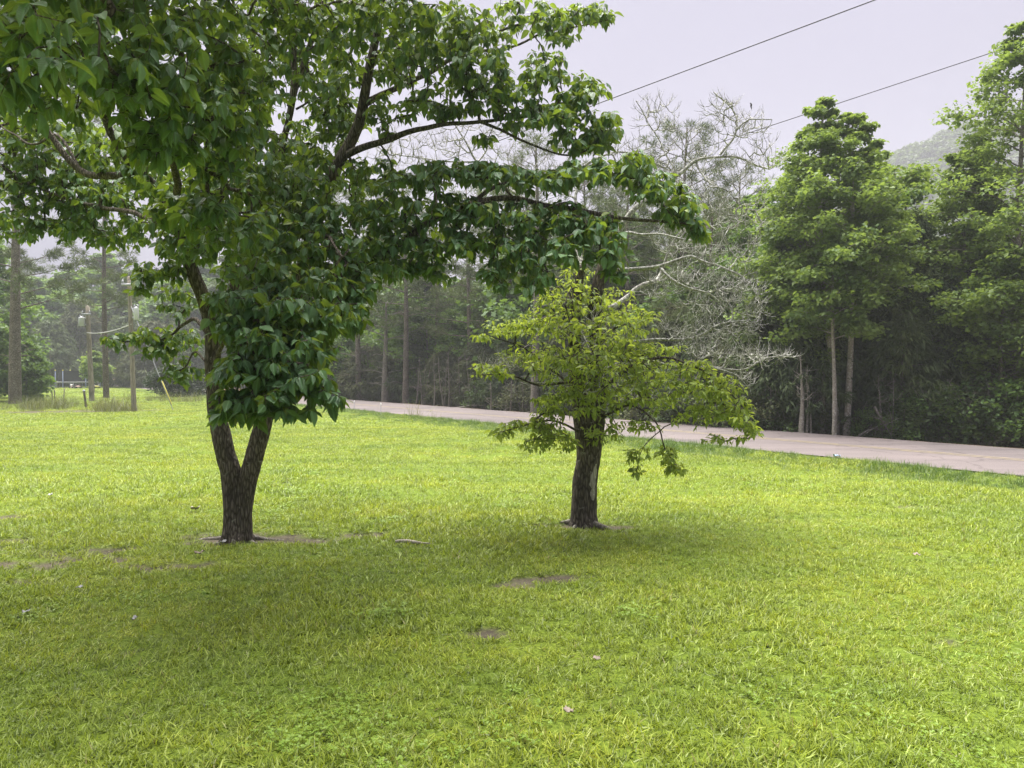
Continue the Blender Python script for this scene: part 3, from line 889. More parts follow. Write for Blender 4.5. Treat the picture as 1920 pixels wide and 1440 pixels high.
K = [  # px, py, rx, ry, distance, twigs, depth radius
 (60, 70, 160, 90, 3.2, 54, .4), (40, 170, 90, 60, 3.4, 12, .3), (240, 110, 140, 100, 4.0, 76, .5), (320, 190, 120, 80, 4.3, 74, .5), (430, 170, 90, 100, 5.0, 60, .5), (300, 265, 80, 40, 4.3, 30, .3),
 (240, 20, 200, 60, 4.6, 60, .6), (380, 60, 110, 70, 5.2, 50, .5), (150, 180, 80, 60, 5.2, 36, .5), (60, 60, 140, 60, 5.4, 50, .5), (420, 280, 80, 50, 5.2, 40, .5),
 (380, 385, 70, 35, 5.1, 32, .35), (330, 400, 60, 30, 5.4, 26, .35), (430, 430, 80, 40, 5.6, 36, .4),
 (40, 250, 80, 60, 8.3, 74, .6), (70, 340, 110, 60, 8.4, 110, .6), (40, 415, 70, 36, 8.4, 54, .5), (130, 420, 60, 36, 8.4, 54, .5), (200, 370, 80, 60, 8.2, 70, .6), (110, 270, 70, 60, 8.5, 54, .5), (200, 290, 60, 60, 8.4, 44, .5), (300, 330, 60, 70, 8.2, 44, .5), (20, 180, 80, 50, 8.2, 40, .5), (215, 450, 50, 22, 8.3, 24, .4), (270, 420, 50, 40, 8, 26, .4),
 (250, 300, 70, 60, 7.0, 40, .5), (180, 260, 60, 50, 7.0, 28, .5),
 (440, 330, 140, 90, 6.7, 100, .6), (420, 440, 130, 60, 6.6, 80, .6), (340, 460, 60, 40, 7.0, 34, .5), (560, 300, 60, 40, 7.2, 30, .5), (500, 260, 80, 80, 7.6, 46, .6), (450, 120, 80, 70, 7.3, 36, .6), (620, 180, 45, 60, 7.8, 22, .5),
 (480, 40, 120, 70, 6.6, 60, .6), (620, 50, 100, 60, 6.8, 60, .6), (730, 30, 90, 50, 6.8, 56, .6), (660, 120, 50, 40, 7.3, 18, .5), (840, 50, 100, 50, 7.0, 60, .6), (760, 110, 70, 50, 7.1, 40, .5),
 (900, 100, 70, 60, 6.9, 56, .5), (970, 30, 80, 40, 7.6, 34, .5), (1060, 25, 70, 30, 7.8, 34, .4), (1125, 25, 40, 26, 7.9, 22, .4), (1040, 60, 60, 22, 7.8, 14, .4),
 (950, 170, 75, 50, 7.0, 54, .5), (1020, 130, 45, 45, 7.1, 34, .4), (1085, 175, 36, 46, 7.1, 30, .4), (1110, 160, 30, 30, 7.1, 14, .3), (1130, 230, 42, 32, 7.1, 28, .4), (1050, 215, 60, 40, 7.0, 42, .5), (1090, 260, 70, 28, 7.1, 34, .4), (985, 225, 50, 24, 7.0, 18, .4),
 (800, 190, 70, 34, 7.1, 30, .5), (720, 215, 40, 40, 7.3, 22, .4), (860, 150, 50, 30, 7.1, 20, .4), (860, 205, 60, 16, 7.2, 16, .3), (670, 330, 40, 40, 7.3, 18, .4), (720, 305, 26, 18, 7.4, 5, .3), (905, 258, 20, 12, 7.1, 4, .2),
 (735, 335, 70, 26, 6.9, 34, .4), (830, 322, 80, 24, 6.8, 50, .4), (930, 322, 70, 26, 6.7, 46, .4), (1020, 335, 70, 24, 6.7, 42, .4), (1110, 320, 70, 26, 6.6, 44, .4), (1190, 300, 34, 22, 6.6, 20, .3), (1215, 345, 60, 30, 6.6, 42, .4), (1275, 390, 44, 34, 6.6, 34, .3), (1312, 428, 22, 26, 6.6, 16, .2), (1280, 350, 20, 16, 6.6, 6, .2),
 (730, 400, 80, 36, 6.8, 50, .4), (830, 385, 80, 30, 6.7, 46, .4), (930, 400, 80, 36, 6.6, 52, .4), (1030, 410, 80, 36, 6.5, 52, .4), (1110, 425, 60, 34, 6.4, 40, .4), (700, 450, 70, 30, 6.8, 36, .4), (800, 450, 70, 36, 6.7, 40, .4), (890, 455, 60, 30, 6.6, 34, .4),
 (970, 470, 56, 36, 6.4, 40, .4), (1060, 470, 50, 34, 6.3, 32, .4), (930, 520, 36, 24, 6.4, 16, .3), (1000, 525, 40, 28, 6.3, 22, .3), (1150, 470, 34, 28, 6.3, 18, .3), (1160, 510, 28, 12, 6.3, 8, .2), (800, 500, 50, 22, 6.7, 22, .3), (830, 520, 20, 10, 6.7, 4, .2),
 (570, 400, 90, 50, 6.5, 60, .5), (600, 460, 100, 40, 6.3, 60, .5), (500, 450, 80, 60, 6.2, 56, .5), (650, 510, 60, 40, 6.3, 36, .4), (720, 500, 50, 26, 6.6, 22, .4),
 (480, 510, 90, 36, 5.7, 48, .4), (580, 530, 80, 34, 5.7, 46, .4), (450, 560, 66, 36, 5.3, 44, .35), (520, 580, 80, 36, 5.2, 52, .35), (600, 590, 60, 36, 5.4, 40, .35), (440, 610, 50, 30, 5.1, 30, .3), (520, 640, 80, 40, 5.0, 58, .35), (590, 650, 46, 36, 5.1, 34, .3), (655, 590, 36, 30, 5.9, 18, .3), (670, 550, 40, 34, 6.1, 20, .3), (650, 615, 26, 14, 6.0, 8, .2),
 (480, 690, 70, 30, 4.9, 40, .3), (560, 705, 60, 30, 4.9, 34, .3), (430, 700, 34, 30, 5.0, 22, .3), (435, 745, 40, 26, 4.9, 22, .3), (500, 745, 40, 22, 4.8, 18, .25), (470, 775, 34, 18, 4.8, 10, .2), (415, 775, 16, 14, 4.8, 6, .2), (600, 735, 30, 14, 4.9, 9, .2), (625, 750, 16, 10, 4.8, 4, .15), (540, 770, 24, 8, 4.8, 5, .15), (575, 765, 14, 8, 4.8, 3, .15),
 (330, 560, 50, 36, 8.1, 20, .4), (330, 640, 56, 36, 8.2, 40, .5), (270, 628, 50, 18, 8.4, 24, .4), (215, 636, 26, 12, 8.4, 11, .3), (340, 695, 40, 26, 8.1, 22, .4), (300, 660, 36, 18, 8.2, 12, .3), (270, 510, 34, 22, 7.0, 12, .3), (320, 510, 30, 26, 7.3, 14, .3), (265, 540, 24, 12, 7.0, 5, .2),
 (600, 130, 70, 80, 8.3, 60, .4), (600, 260, 70, 70, 8.3, 60, .4), (650, 230, 40, 60, 8.1, 26, .3), (740, 120, 60, 50, 8.0, 34, .4), (700, 380, 50, 40, 7.8, 24, .3), (540, 330, 70, 50, 8.0, 40, .4), (480, 90, 90, 80, 8.2, 40, .4), (690, 60, 90, 70, 8.1, 44, .4), (800, 60, 90, 60, 8.0, 40, .4), (640, 330, 50, 40, 8.0, 18, .3), (560, 20, 120, 50, 8.0, 40, .4),
 # crown above and behind the frame edge, mostly added to shade leaves and lawn
 (100, -120, 220, 110, 4.6, 100, .8), (350, -160, 220, 120, 5.0, 120, .9), (620, -120, 220, 90, 6.0, 120, .9), (880, -90, 160, 60, 6.8, 70, .8), (500, -330, 220, 120, 5.4, 110, 1.0), (250, -380, 200, 120, 4.6, 90, .9), (720, -260, 160, 90, 6.0, 70, .8), (-120, 150, 120, 160, 4.4, 80, .7), (-140, 330, 100, 90, 7.8, 36, .8), (-120, 20, 120, 90, 6.0, 70, .8), (540, -150, 260, 80, 8.2, 70, .7), (200, 60, 220, 120, 8.4, 80, .7), (400, 200, 120, 100, 8.6, 40, .5),
 (-260, 100, 160, 200, 4.6, 90, .8), (-420, 120, 160, 220, 4.4, 80, .8), (-300, -150, 220, 140, 5.0, 90, .9), (-350, 300, 160, 140, 6.8, 60, .8), (0, -380, 240, 160, 4.6, 90, .9), (300, -520, 260, 140, 5.0, 80, 1.0), (430, -60, 200, 70, 6.6, 70, .7), (100, -300, 300, 120, 3.9, 130, .6), (300, -440, 320, 120, 4.3, 130, .7), (-150, -220, 250, 130, 3.8, 90, .7), (60, -60, 200, 70, 4.0, 60, .4), (-100, -420, 350, 160, 2.9, 110, .6), (400, -520, 350, 160, 3.1, 110, .6), (150, -720, 400, 150, 3.2, 90, .7), (560, -420, 260, 100, 5.2, 80, .8), (650, -60, 160, 60, 7.2, 60, .7), (250, -60, 200, 70, 6.8, 70, .8), (500, 150, 120, 80, 6.4, 50, .5), (330, 330, 100, 60, 6.6, 50, .6), (560, 350, 90, 50, 6.8, 50, .5), (480, 380, 120, 60, 7.6, 60, .5),
]
sk.grow(attract(K, 5, mult=1.4))

def limb_meshes(root, sk, trunk_mat, branch_mat, trunk_args, name='branches', thick=0.008):
    tb, br = MB(), MB()
    for k, (p, r, kind) in enumerate(sk.limbs):
        if kind == 'trunk':
            V, F = bark_tube(p, r, 40, seed=50 + k, **trunk_args)
            tb.add(V, F)
        elif kind == 'branch':
            V, F = bark_tube(p, r, 12 if r[0] > .03 else 8, .004, 60 + k) if r[0] > .02 else tube(p, r, 6)
            br.add(V, F)
    for p, r, ids in sk.chains():
        br.tube(p, r, 6 if r[0] > thick else 4 if r[0] > .004 else 3)
    if tb.n: tb.build('trunk', trunk_mat, root)
    br.build(name, branch_mat, root)

limb_meshes(big, sk, M['dog_bark'], M['dog_bark'], dict(amp=.011, flare=.55, z0=float(b[2]), fl_h=.09))
# surface roots running out from the foot
rt = MB()
for a, l in ((0.15, .55), (2.9, .6), (3.6, .35), (-0.5, .4), (-1.5, .25)):
    q = [b + np.array([math.cos(a) * s * l, math.sin(a) * s * l + .04 * math.sin(s * 7), 0]) for s in (.12, .4, .7, 1.0)]
    for k_, z in zip(range(4), (.02, -.014, -.022, -.05)): q[k_][2] = gz(q[k_][0], q[k_][1]) + z
    rt.tube(spline(q, .05), np.linspace(.034, .008, len(spline(q, .05))), 8)
rt.build('roots', M['grey_bark'], big)

def tip_leaves(sk, per_tip, size, r, droop=(.35, 1.25), back=2, spread=.05, petiole=.012):
    B, AZ = [], []
    for tpi in sk.tips:
        chain = [tpi]
        for _ in range(back):
            q = sk.par[chain[-1]]
            if q < sk.nfix: break
            chain.append(q)
        p0 = sk.P[tpi]; d = p0 - sk.P[sk.par[tpi]]
        a0 = math.atan2(d[1], d[0])
        n = max(1, int(round(per_tip + r.normal(0, 1.0))))
        for j in range(n):
            if j < 4:
                base = p0 + r.normal(0, .006, 3); az = a0 + j * math.pi / 2 + r.normal(0, .45)
            else:
                c = chain[min(len(chain) - 1, 1 + (j - 4) // 2)]
                base = sk.P[c] + r.normal(0, .01, 3); az = a0 + (1.3 if j % 2 else -1.3) + r.normal(0, .5)
            B.append(base + np.array([math.cos(az), math.sin(az), .1]) * petiole); AZ.append(az)
    B, AZ = np.array(B), np.array(AZ)
    n = len(B)
    droop_ = r.uniform(*droop, n)
    return B, leaf_frames(B, AZ, droop_, r.normal(0, .45, n), r), size * np.clip(r.normal(1, .27, n), .45, 1.6), r.random(n)

r_ = np.random.default_rng(77)
temps_big = [leaf_template(4, w_, c_, f_, .012, 30 + k) for k, (w_, c_, f_) in enumerate([(.28, .16, .22), (.26, .26, .38), (.31, .10, .16), (.27, .34, .46), (.25, .18, .10), (.29, .22, .28)])]
Bl, Rl, Sl, Al = tip_leaves(sk, 6.9, .079, r_, droop=(.05, 1.35))
make_leaves(big, Bl, Rl, Sl, Al, temps_big, M['dog_leaf'], 300, cell=26)

# ================= the small dogwood, half of its crown dead =================
b2 = G(1094, 985); b2[2] = gz(b2[0], b2[1])
D1 = b2[1]
small = empty('dogwood_tree', tuple(b2), 'small dogwood with lime green lower leaves, dead grey limbs above and a peeling trunk', 'tree')
s2 = Skel(0.0019, 0.45, 8)
s2.limb(PP((1092, 994, D1), (1092, 950, D1), (1094, 905, D1), (1098, 860, D1), (1096, 820, D1), (1089, 770, D1), (1081, 700, D1), (1077, 640, D1), (1081, 560, D1), (1089, 500, D1)), .132, .045, 'trunk', .035)
s2.limb(PP((1097, 994, D1), (1097, 950, D1), (1099, 905, D1), (1106, 860, D1), (1117, 800, D1), (1122, 720, D1), (1118, 640, D1), (1114, 580, D1), (1130, 500, D1), (1150, 440, D1)), .128, .048, 'trunk', .035)
LIVE = [
 ([(1084, 735, D1), (1030, 690, D1), (980, 652, D1 + .1), (912, 626, D1 + .1)], .02), ([(1082, 715, D1), (1010, 722, D1 - .2), (950, 702, D1 - .3), (890, 702, D1 - .3)], .018),
 ([(1095, 815, D1), (1040, 790, D1 - .3), (990, 796, D1 - .5), (930, 812, D1 - .6)], .018), ([(1121, 740, D1), (1180, 690, D1 - .1), (1250, 672, D1 - .2), (1330, 702, D1 - .3), (1390, 765, D1 - .3), (1408, 815, D1 - .3)], .026),
 ([(1118, 790, D1), (1180, 762, D1 - .3), (1228, 792, D1 - .5), (1246, 842, D1 - .6), (1274, 886, D1 - .6)], .018), ([(1119, 650, D1), (1160, 612, D1), (1210, 602, D1 + .2)], .018),
 ([(1120, 700, D1), (1118, 680, D1 - .7), (1110, 655, D1 - 1.1)], .018), ([(1080, 650, D1), (1060, 620, D1 + .6), (1040, 600, D1 + 1.0)], .018), ([(1081, 560, D1), (1070, 540, D1 - .4), (1060, 570, D1 - .8)], .014),
 ([(1246, 800, D1 - .5), (1205, 840, D1 - .7), (1195, 880, D1 - .7)], .006)]
for q, r0 in LIVE: s2.limb(PP(*q), r0, .004)
K2 = [(1080, 520, 40, 34, D1, 18, .4), (1060, 560, 66, 36, D1 - .2, 34, .6), (1140, 570, 60, 36, D1, 34, .6), (1040, 610, 70, 36, D1 - .2, 36, .6), (1120, 620, 70, 36, D1 - .5, 40, .6), (1190, 600, 44, 36, D1 + .1, 26, .5), (950, 612, 50, 16, D1 + .1, 20, .3), (1000, 600, 36, 26, D1, 16, .3), (905, 630, 16, 8, D1 + .1, 5, .2),
 (920, 695, 44, 14, D1 - .3, 16, .3), (985, 670, 50, 26, D1 - .1, 22, .4), (1040, 680, 60, 36, D1 - .5, 36, .5), (1110, 680, 66, 40, D1 - .7, 44, .5), (1180, 665, 50, 36, D1 - .1, 34, .5), (1240, 655, 40, 14, D1, 16, .4), (1225, 700, 66, 34, D1 - .2, 42, .5), (1300, 690, 44, 18, D1 - .2, 26, .4), (1310, 730, 60, 34, D1 - .3, 42, .4), (1360, 730, 36, 30, D1 - .3, 26, .3), (1385, 775, 30, 30, D1 - .3, 26, .3), (1405, 808, 18, 20, D1 - .3, 14, .2), (1340, 775, 40, 26, D1 - .3, 20, .3), (1300, 780, 36, 20, D1 - .3, 12, .3), (1360, 822, 44, 10, D1 - .4, 9, .2), (1160, 735, 60, 34, D1 - .3, 40, .5), (1230, 750, 50, 24, D1 - .3, 22, .4),
 (1080, 745, 70, 40, D1 - .6, 46, .4), (1030, 765, 40, 26, D1 - .4, 24, .4), (985, 795, 46, 12, D1 - .5, 18, .3), (940, 810, 26, 10, D1 - .6, 9, .2), (1030, 810, 40, 20, D1 - .4, 22, .3), (1065, 835, 26, 14, D1 - .3, 9, .2), (1000, 835, 40, 12, D1 - .5, 9, .2), (1190, 800, 50, 14, D1 - .4, 9, .3), (1195, 850, 30, 14, D1 - .7, 7, .2), (1192, 882, 10, 10, D1 - .7, 3, .1), (1248, 850, 18, 18, D1 - .6, 9, .2), (1265, 878, 18, 12, D1 - .6, 9, .15), (1130, 810, 40, 26, D1 - .3, 14, .3)]
s2.grow(attract(K2, 15, mult=1.9), arch=.08, wig=.07)
limb_meshes(small, s2, M['dog_bark'], M['dog_bark'], dict(amp=.015, flare=.28, z0=float(b2[2]), fl_h=.07))
Bl, Rl, Sl, Al = tip_leaves(s2, 6.2, .058, r_, droop=(-.3, 1.25), petiole=.02)
temps_small = [leaf_template(3, w_, c_, f_, .014, 70 + k) for k, (w_, c_, f_) in enumerate([(.24, .22, .45), (.21, .34, .6), (.26, .12, .35), (.23, .28, .25), (.19, .20, .7)])]
make_leaves(small, Bl, Rl, Sl, Al, temps_small, M['lime_leaf'], 300, cell=15)

sd = Skel(0.0030, 0.37, 9)
DEAD = [
 ([(1130, 500, D1), (1160, 440, D1), (1182, 402, D1), (1222, 365, D1), (1262, 335, D1), (1305, 305, D1), (1350, 290, D1), (1400, 298, D1), (1445, 318, D1)], .036, .006),
 ([(1350, 290, D1), (1375, 262, D1), (1385, 225, D1), (1362, 195, D1), (1338, 170, D1)], .014, .004), ([(1380, 245, D1), (1405, 225, D1), (1445, 228, D1)], .010, .004),
 ([(1222, 365, D1), (1262, 322, D1 + .2), (1240, 270, D1 + .3), (1215, 220, D1 + .3), (1195, 195, D1 + .3)], .012, .004), ([(1305, 305, D1), (1330, 345, D1 - .2), (1370, 360, D1 - .3), (1400, 400, D1 - .3)], .012, .004),
 ([(1130, 500, D1), (1175, 505, D1 - .2), (1235, 500, D1 - .3), (1290, 480, D1 - .4), (1330, 490, D1 - .4), (1390, 520, D1 - .5), (1425, 560, D1 - .5)], .026, .005), ([(1235, 500, D1 - .3), (1270, 530, D1 - .5), (1310, 545, D1 - .5), (1370, 580, D1 - .5), (1420, 590, D1 - .5)], .014, .004),
 ([(1114, 590, D1), (1170, 560, D1 + .2), (1205, 535, D1 + .3), (1240, 515, D1 + .4), (1270, 440, D1 + .4), (1310, 420, D1 + .4)], .034, .005), 
 ([(1118, 650, D1), (1180, 640, D1 - .1), (1250, 638, D1 - .2), (1310, 632, D1 - .3), (1350, 605, D1 - .3), (1400, 600, D1 - .3)], .022, .005),
 ([(1122, 700, D1), (1200, 675, D1 + .1), (1280, 688, D1), (1340, 690, D1), (1400, 690, D1 - .1), (1440, 672, D1 - .1), (1490, 668, D1 - .1)], .020, .004), ([(1340, 690, D1), (1380, 705, D1 - .1), (1410, 728, D1 - .1)], .008, .004),
 ([(1089, 500, D1), (1070, 430, D1 + .4), (1010, 390, D1 + .6), (950, 350, D1 + .8), (895, 305, D1 + .9), (868, 255, D1 + .9), (850, 230, D1 + .9)], .030, .006), ([(895, 305, D1 + .9), (820, 300, D1 + .9), (740, 290, D1 + .9)], .010, .004),
 ([(1089, 500, D1), (1085, 400, D1 + .3), (1080, 340, D1 + .4), (1110, 300, D1 + .4), (1180, 285, D1 + .4), (1225, 275, D1 + .4)], .026, .005), ([(1150, 440, D1), (1210, 440, D1 - .3), (1290, 450, D1 - .5), (1350, 460, D1 - .5)], .016, .004)]
for q, r0, r1 in DEAD: sd.limb(PP(*q), r0 * 1.12, r1 * 1.3, wob=.03)
K3 = [(1350, 205, 40, 40, D1, 34, .35), (1400, 235, 44, 34, D1, 40, .3), (1430, 290, 40, 34, D1, 30, .3), (1370, 320, 60, 30, D1, 34, .4), (1310, 270, 60, 40, D1, 34, .4), (1230, 220, 50, 40, D1 + .3, 40, .4), (1215, 290, 50, 40, D1 + .3, 40, .4), (1270, 330, 60, 40, D1 + .2, 44, .5), (1320, 390, 80, 50, D1, 70, .6), (1390, 400, 60, 50, D1 - .3, 46, .4), (1290, 460, 70, 30, D1, 50, .6), (1370, 470, 60, 36, D1 - .4, 50, .4),
 (1300, 520, 60, 30, D1 - .3, 50, .5), (1380, 540, 56, 32, D1 - .5, 70, .4), (1420, 580, 24, 18, D1 - .5, 24, .2), (1330, 575, 60, 22, D1 - .4, 40, .4), (1240, 540, 50, 30, D1 + .2, 24, .5), (1280, 620, 50, 26, D1 - .2, 44, .4), (1350, 620, 56, 28, D1 - .3, 54, .3), (1400, 610, 26, 24, D1 - .3, 24, .2), (1340, 665, 50, 18, D1, 34, .3), (1420, 668, 50, 20, D1 - .1, 54, .25), (1470, 668, 22, 8, D1 - .1, 18, .15), (1390, 712, 30, 20, D1 - .1, 20, .2), (1290, 655, 40, 16, D1, 14, .3),
 (730, 290, 70, 40, D1 + .9, 44, .4), (820, 280, 70, 50, D1 + .9, 64, .4), (900, 260, 60, 50, D1 + .9, 44, .4), (850, 330, 80, 30, D1 + .9, 24, .4), (960, 310, 60, 40, D1 + .8, 34, .4), (1050, 330, 60, 40, D1 + .4, 34, .4), (1150, 290, 60, 30, D1 + .4, 34, .4), (1060, 85, 30, 8, 7.8, 0, .2), (930, 690, 40, 22, D1 - .2, 26, .3), (960, 680, 40, 18, D1 - .2, 18, .3), (1100, 620, 60, 60, D1 - .3, 36, .5), (1130, 720, 60, 60, D1 - .4, 34, .5), (1180, 330, 50, 40, D1 + .2, 30, .4)]
sd.limb(PP((1085, 720, D1), (1010, 720, D1 - .1), (950, 705, D1 - .2), (905, 695, D1 - .2)), .012, .004)
sd.limb(PP((1081, 640, D1), (1085, 620, D1 - .3), (1100, 640, D1 - .6), (1120, 700, D1 - .8)), .012, .004)
sd.grow(attract(K3, 25, mult=1.3), step=.05, arch=-.14, wig=.06)
fork = MB()
for tp_ in sd.tips:
    p0 = sd.P[tp_]; d0 = norm(p0 - sd.P[sd.par[tp_]])
    for _ in range(3):
        e = norm(d0 * .9 + sd.r.normal(0, .5, 3) + np.array([0, 0, .35])) * sd.r.uniform(.05, .13)
        fork.tube([p0, p0 + e * .55 + [0, 0, -.004], p0 + e + [0, 0, .012]], [.0026, .0022, .0014], 3, cap=False)
fork.build('dead_twigs', M['dead_bark'], small)
limb_meshes(small, sd, None, M['dead_bark'], {}, 'dead_branches', .012)
# peeled strip on the trunk: bare pale wood
def trunk_patch(root, z0, z1, a0, a1, rad_of, cen_of, mat, seed):
    nz, na = 26, 9
    V = []
    for i in range(nz):
        t_ = i / (nz - 1); z = z0 + (z1 - z0) * t_
        wv = math.sin(math.pi * min(1, max(0, t_ * .94 + .03))) ** .5
        c_, r0 = cen_of(z), rad_of(z)
        e0 = (float(vnoise(z * 22, seed, 1, 5)) - .5) * .35; e1 = (float(vnoise(z * 22, seed, 4, 5)) - .5) * .35
        m = (a0 + a1) / 2
        for k in range(na):
            a = m + ((a0 - m + e0) * (1 - k / (na - 1)) + (a1 - m + e1) * k / (na - 1)) * wv
            rr = r0 * (1.10 if 0 < k < na - 1 else .86)
            V.append([c_[0] + rr * math.cos(a), c_[1] + rr * math.sin(a), z])
    i = (np.arange(nz - 1)[:, None] * na + np.arange(na - 1)[None]).ravel()
    return MB().add(V, np.stack([i, i + 1, i + na + 1, i + na], 1)).build('bare_wood', mat, root)
tr_p = s2.limbs[1][0]; tr_r = s2.limbs[1][1]
cen = lambda z: np.array([np.interp(z, tr_p[:, 2], tr_p[:, 0]), np.interp(z, tr_p[:, 2], tr_p[:, 1])])
rof = lambda z: float(np.interp(z, tr_p[:, 2], tr_r))
zz = lambda py: P(1100, py, D1)[2]
trunk_patch(small, zz(935), zz(868), -1.25, -.62, rof, cen, M['bare_wood'], 1)
tr_p0, tr_r0 = s2.limbs[0][0], s2.limbs[0][1]
cen0 = lambda z: np.array([np.interp(z, tr_p0[:, 2], tr_p0[:, 0]), np.interp(z, tr_p0[:, 2], tr_p0[:, 1])])
rof0 = lambda z: float(np.interp(z, tr_p0[:, 2], tr_r0))
trunk_patch(small, zz(868), zz(835), -1.55, -1.15, rof0, cen0, M['bare_wood'], 2)
rt = MB()
for a, l in ((-.75, .42), (2.7, .3), (-2.2, .22)):
    q = [b2 + np.array([math.cos(a) * s * l, math.sin(a) * s * l, 0]) for s in (.25, .5, .75, 1.05)]
    for k_, z in zip(range(4), (.04, .018, .006, -.03)): q[k_][2] = gz(q[k_][0], q[k_][1]) + z
    sp = spline(q, .05); rt.tube(sp, np.linspace(.040, .014, len(sp)), 8)
rt.build('roots', M['grey_bark'], small)

# ------------------------------------------------------------------ woodland trees
def cards(cen, d, n, ln, wd, kink=0.0):
    """folded leaf-like quads: base cen, direction d, normal n"""
    s = np.cross(n, d)
    a, b_ = cen, cen + d * ln[:, None]
    m = cen + d * (ln * .45)[:, None] + n * (kink * ln)[:, None]
    V = np.stack([a, m - s * (wd * .5)[:, None], b_, m + s * (wd * .5)[:, None]], 1)
    k = np.arange(len(cen))[:, None] * 4
    return V.reshape(-1, 3), np.concatenate([k + [[0, 1, 2, 3]]])

def rand_dirs(r, n, droop0, droop1, tilt=.5):
    az = r.uniform(0, 2 * math.pi, n); dr = r.uniform(droop0, droop1, n)
    d = np.stack([np.cos(az) * np.cos(dr), np.sin(az) * np.cos(dr), -np.sin(dr)], 1)
    up = norm(np.array([0, 0, 1.0]) + r.normal(0, tilt, (n, 3)))
    nn = norm(up - d * np.sum(up * d, 1, keepdims=True))
    return d, nn

def clump_leaves(r, cen, per, rad, flat, ls, ratio=.75, droop=(-.2, 1.0)):
    n = len(cen) * per
    c = np.repeat(cen, per, 0)
    off = norm(r.normal(0, 1, (n, 3))) * (r.random(n) ** .45)[:, None] * np.repeat(np.broadcast_to(np.asarray(rad, float), (len(cen),)), per)[:, None]
    off[:, 2] *= flat
    d, nn = rand_dirs(r, n, *droop)
    ln = ls * r.uniform(.6, 1.35, n)
    V, F = cards(c + off, d, nn, ln, ln * ratio, .10)
    tint = np.repeat(np.repeat(r.random(len(cen)), per) * .55 + r.random(n) * .45, 4)
    return V, F, tint

def broadleaf(seed, H, cb, R, per=42, ls=.14, nlimb=30, crad=.55, tr=.11, shape=1.0, lean=0.0, top=.55):
    """trunk with ascending limbs and layered leaf clumps; cb: height of the lowest limbs"""
    r = np.random.default_rng(seed)
    tb, cl, ct = MB(), [], []
    n = 14
    z = np.linspace(-.4, H * .97, n)
    k = np.clip(z / H, 0, 1)
    ph = r.uniform(0, 6, 2)
    wob = .02 * H
    tp = np.column_stack([wob * np.sin(k * 4 + ph[0]) * k + lean * k * H, wob * np.sin(k * 5 + ph[1]) * k, z])
    tb.tube(tp, tr * (1 - k) ** .8 + .012, 10)
    lo, hi = cb, H * .96
    for i in range(nlimb):
        t_ = (i + r.uniform(0, 1)) / nlimb
        z0 = lo + (hi - lo) * t_
        prof = (math.sin(math.pi * (0.16 + .80 * t_)) ** .8) * shape + (1 - shape) * (1 - t_ * .85)
        ln = R * prof * r.uniform(.6, 1.2) * (1 - top * t_ ** 2.5)
        az = i * 2.39996 + r.normal(0, .35)
        el = r.uniform(.15, .65) + .5 * t_
        b0 = np.array([np.interp(z0, z, tp[:, 0]), np.interp(z0, z, tp[:, 1]), z0])
        h = np.array([math.cos(az), math.sin(az), 0])
        p = [b0 + h * ln * s * math.cos(el * (1 - .5 * s)) + np.array([0, 0, ln * s * math.sin(el * (1 - .55 * s))]) + r.normal(0, .03 * ln, 3) * s for s in (0, .33, .66, 1)]
        r0 = max(.014, tr * .38 * (1 - t_) ** .6)
        tb.tube(p, np.linspace(r0, .008, 4), 5)
        cl.append(p[3]); ct.append(t_)
        m = 3 + int(3 * ln / R + r.integers(0, 2))
        for q in range(m):
            s = r.uniform(.35, 1.0)
            bb = p[0] + (p[3] - p[0]) * s + np.array([0, 0, .12 * ln * math.sin(math.pi * s)])
            a2 = az + r.choice([-1, 1]) * r.uniform(.4, 1.3)
            l2 = ln * r.uniform(.22, .45) + .2 * (1.1 - t_)
            e = bb + np.array([math.cos(a2), math.sin(a2), r.uniform(-.1, .5)]) * l2
            tb.tube([bb, (bb + e) / 2 + [0, 0, .04], e], [.012, .009, .005], 3, cap=False)
            cl.append(e); ct.append(t_)
            if r.random() < .5: cl.append((bb + e) / 2); ct.append(t_)
    rad = crad * np.minimum(1.0, .52 + 1.3 * (1 - np.array(ct))) * r.uniform(.7, 1.25, len(cl))
    V, F, a = clump_leaves(r, np.array(cl), per, rad, .55, ls)
    return tb, MB().add(V, F, a)

